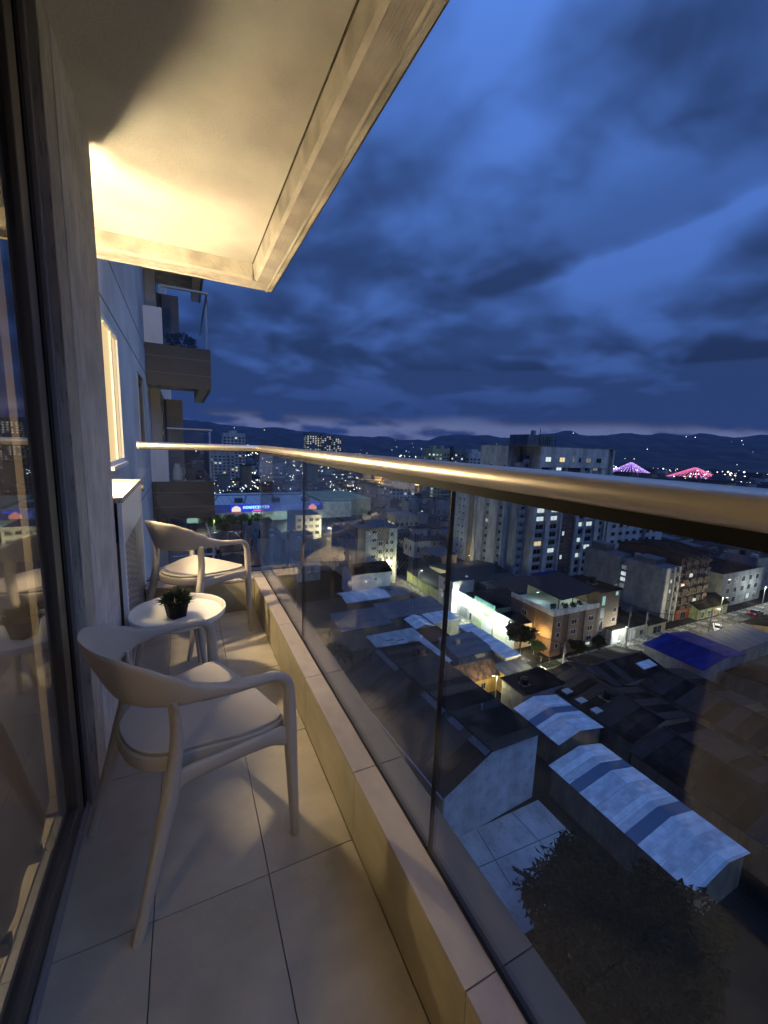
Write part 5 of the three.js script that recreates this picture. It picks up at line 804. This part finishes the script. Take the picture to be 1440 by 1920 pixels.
farTower('far_flats', 'cream four storey flats behind the white apartments', [83, 95, -168, -157], 11, K.cream, { cols: 5, p: 0.04, top: 0 });
farTower('far_flats', 'pale flats at far left behind the trees', [72, 98, -470, -455], 17, K.towerL, { cols: 6, p: 0.2, top: 0 }); farTower('far_flats', 'wide pale flats far behind the three dark towers', [262, 318, -640, -620], 24, K.towerL, { cols: 9, p: 0.25, top: 0 }); farTower('far_flats', 'pale twin flats just above the handrail centre', [330, 352, -560, -545], 28, K.towerL, { cols: 5, p: 0.3 });
house('floodlit_hall', 'long warm floodlit hall roof far below the handrail', 'hall', [163, 214, -372, -344], 8, { wall: K.tan, roof: K.brownT, kind: 'gableX', rise: 3, turn: 0 });
for (const [i, [x, z]] of [[166, -338], [184, -336], [202, -334]].entries()) streetLamp(`yard lamp of the far floodlit hall, ${['left', 'middle', 'right'][i]} of the three`, x, z, 0, -1, SOD, 1500, 10, 25);
{ // two big lighted cones far off
  const cone = (label, x, z, r, h, cols) => { const t = thing('light_cone', label, 'light display', [x, GY, z], 0); part(t, 'mast', cyl(V(0, 0, 0), V(0, h + 2, 0), 0.9, 0.4), m.aluDark); const gs = [[], []]; for (let k = 0; k < 34; k++) { const a = k / 34 * 6.283; for (let j = 0; j < 18; j++) { const s = 0.04 + j / 19, u = s + 0.034, y = q => h * (1 - q); gs[rnd() < 0.75 ? 0 : 1].push(cyl(V(Math.cos(a) * r * s, y(s), Math.sin(a) * r * s), V(Math.cos(a) * r * u, y(u), Math.sin(a) * r * u), 0.5, 0.5, 4)); } } gs.forEach((g, i) => { part(t, 'light_string', g, cols[i]).userData.kind = 'stuff'; }); };
  cone('violet cone of light strings glowing beyond the handrail, left of the two', 780, -507, 50, 29.5, [glow(0.42, 0.22, 0.95, 1.25), glow(0.85, 0.6, 1, 1.25)]); cone('red and violet cone of light strings beyond the handrail, right of the two', 830, -420, 56, 25.5, [glow(0.9, 0.13, 0.22, 1.25), glow(0.5, 0.28, 1, 1.25)]);
}
{ // hills round the valley, a little higher to the right
  const sky = [[-40, 2.1], [-10, 2.2], [3.6, 1.95], [10, 1.7], [17, 1.3], [24.4, 1.05], [31.7, .9], [34, 1.5], [36.5, 2.0], [39, 1.8], [41.6, 1.6], [45.6, 2.2], [49.4, 2.6], [52, 2.1], [57.5, 2.5], [62.5, 2.3], [68.6, 2.3], [90, 2.4], [130, 2.0]];
  const el = a => { for (let i = 1; i < sky.length; i++) if (a <= sky[i][0]) { const [a0, e0] = sky[i - 1], [a1, e1] = sky[i], t = sstep(0, 1, (a - a0) / (a1 - a0)); return e0 + (e1 - e0) * t; } return 2; };
  const pos = [], idx = [], NA = 340, NR = 26, hgt = (a, r) => { const t = (r - 1500) / 3300, A = a * 180 / Math.PI, pk = Math.tan(R(el(A))) * 4800 + 42, ridge = t < 1 ? Math.pow(sstep(0, 1, t), 1.5) : 1 - 0.3 * (t - 1); return Math.max(-2, pk * ridge * (1 + 0.22 * (fbm(A * 0.5 + 40, r * 0.0013, 4, 88) - 0.5) * (1 - Math.abs(t - 1)))+ (t < 0.95 && t > 0 ? 60 * sstep(0, .3, t) * (fbm(A * 0.35, r * 0.0016 + 5, 4, 44) - 0.45) : 0)); };
  for (let i = 0; i <= NA; i++) for (let j = 0; j <= NR; j++) { const a = R(-40 + 170 * i / NA), r = 1500 + 4600 * j / NR; pos.push(Math.sin(a) * r, GY - 1 + hgt(a, r), -Math.cos(a) * r); if (i && j) { const p = (i - 1) * (NR + 1) + j - 1, q = p + NR + 1; idx.push(p, q, p + 1, q, q + 1, p + 1); } }
  const g = new THREE.BufferGeometry(); g.setAttribute('position', new THREE.Float32BufferAttribute(pos, 3)); g.setIndex(idx); g.computeVertexNormals();
  struct('hills', g, M(0.035, 0.045, 0.030, { map: at(T.dirt, 500), roughness: 1 }));
  // scattered lamps of the valley and the slopes, too many to count
  const oct = new THREE.OctahedronGeometry(0.5), lights = [[], [], []];
  const put = (x, y, z, s) => { const q = rnd(); lights[q < 0.66 ? 0 : q < 0.92 ? 1 : 2].push([x, y, z, s]); };
  for (let i = 0; i < 2600; i++) { const a = R(rr(-2, 76)), r = 230 + 1300 * Math.pow(rnd(), 1.4); if (fbm(r * 0.004 + 3, a * 9, 3, 12) < 0.47) continue; const x = Math.sin(a) * r, z = -Math.cos(a) * r; if (!free(x - 3, x + 3, z - 3, z + 3)) continue; put(x, G(rr(4.5, 10)), z, r * 0.0019 * rr(0.4, 2.0)); }
  for (let i = 0; i < 170; i++) { const a = R(rr(-4, 76)), r = 1500 + 2600 * Math.pow(rnd(), 1.6); if (fbm(r * 0.0022, a * 11, 3, 19) < 0.5) continue; put(Math.sin(a) * r, GY + hgt(a, r) + 6, -Math.cos(a) * r, r * 0.0013 * rr(0.5, 1.5)); }
  for (const [a0, a1, r0, n] of [[3, 9, 300, 60], [18, 27, 340, 60], [51.5, 58, 1000, 40], [62, 70, 900, 70]]) for (let i = 0; i < n; i++) { const a = R(rr(a0, a1)), r = r0 * rr(0.9, 1.35); put(Math.sin(a) * r, G(rr(5, 9)), -Math.cos(a) * r, r * 0.002 * rr(0.6, 1.8)); }
  [glow(0.85, 0.95, 1, 3.5), glow(1, 0.75, 0.4, 3.5), glow(0.8, 1, 0.75, 3.5)].forEach((mt, i) => { const im = new THREE.InstancedMesh(oct, mt, lights[i].length), M4 = new THREE.Matrix4(), Q = new THREE.Quaternion(); lights[i].forEach(([x, y, z, s], k) => im.setMatrixAt(k, M4.compose(V(x, y, z), Q, V(s, s, s)))); im.name = numbered('city_lights'); im.userData = { kind: 'stuff', label: ['cool white', 'warm yellow', 'greenish'][i] + ' lamps scattered over the far valley and slopes', category: 'lights' }; scene.add(im); });
}
renderer.render(scene, camera);
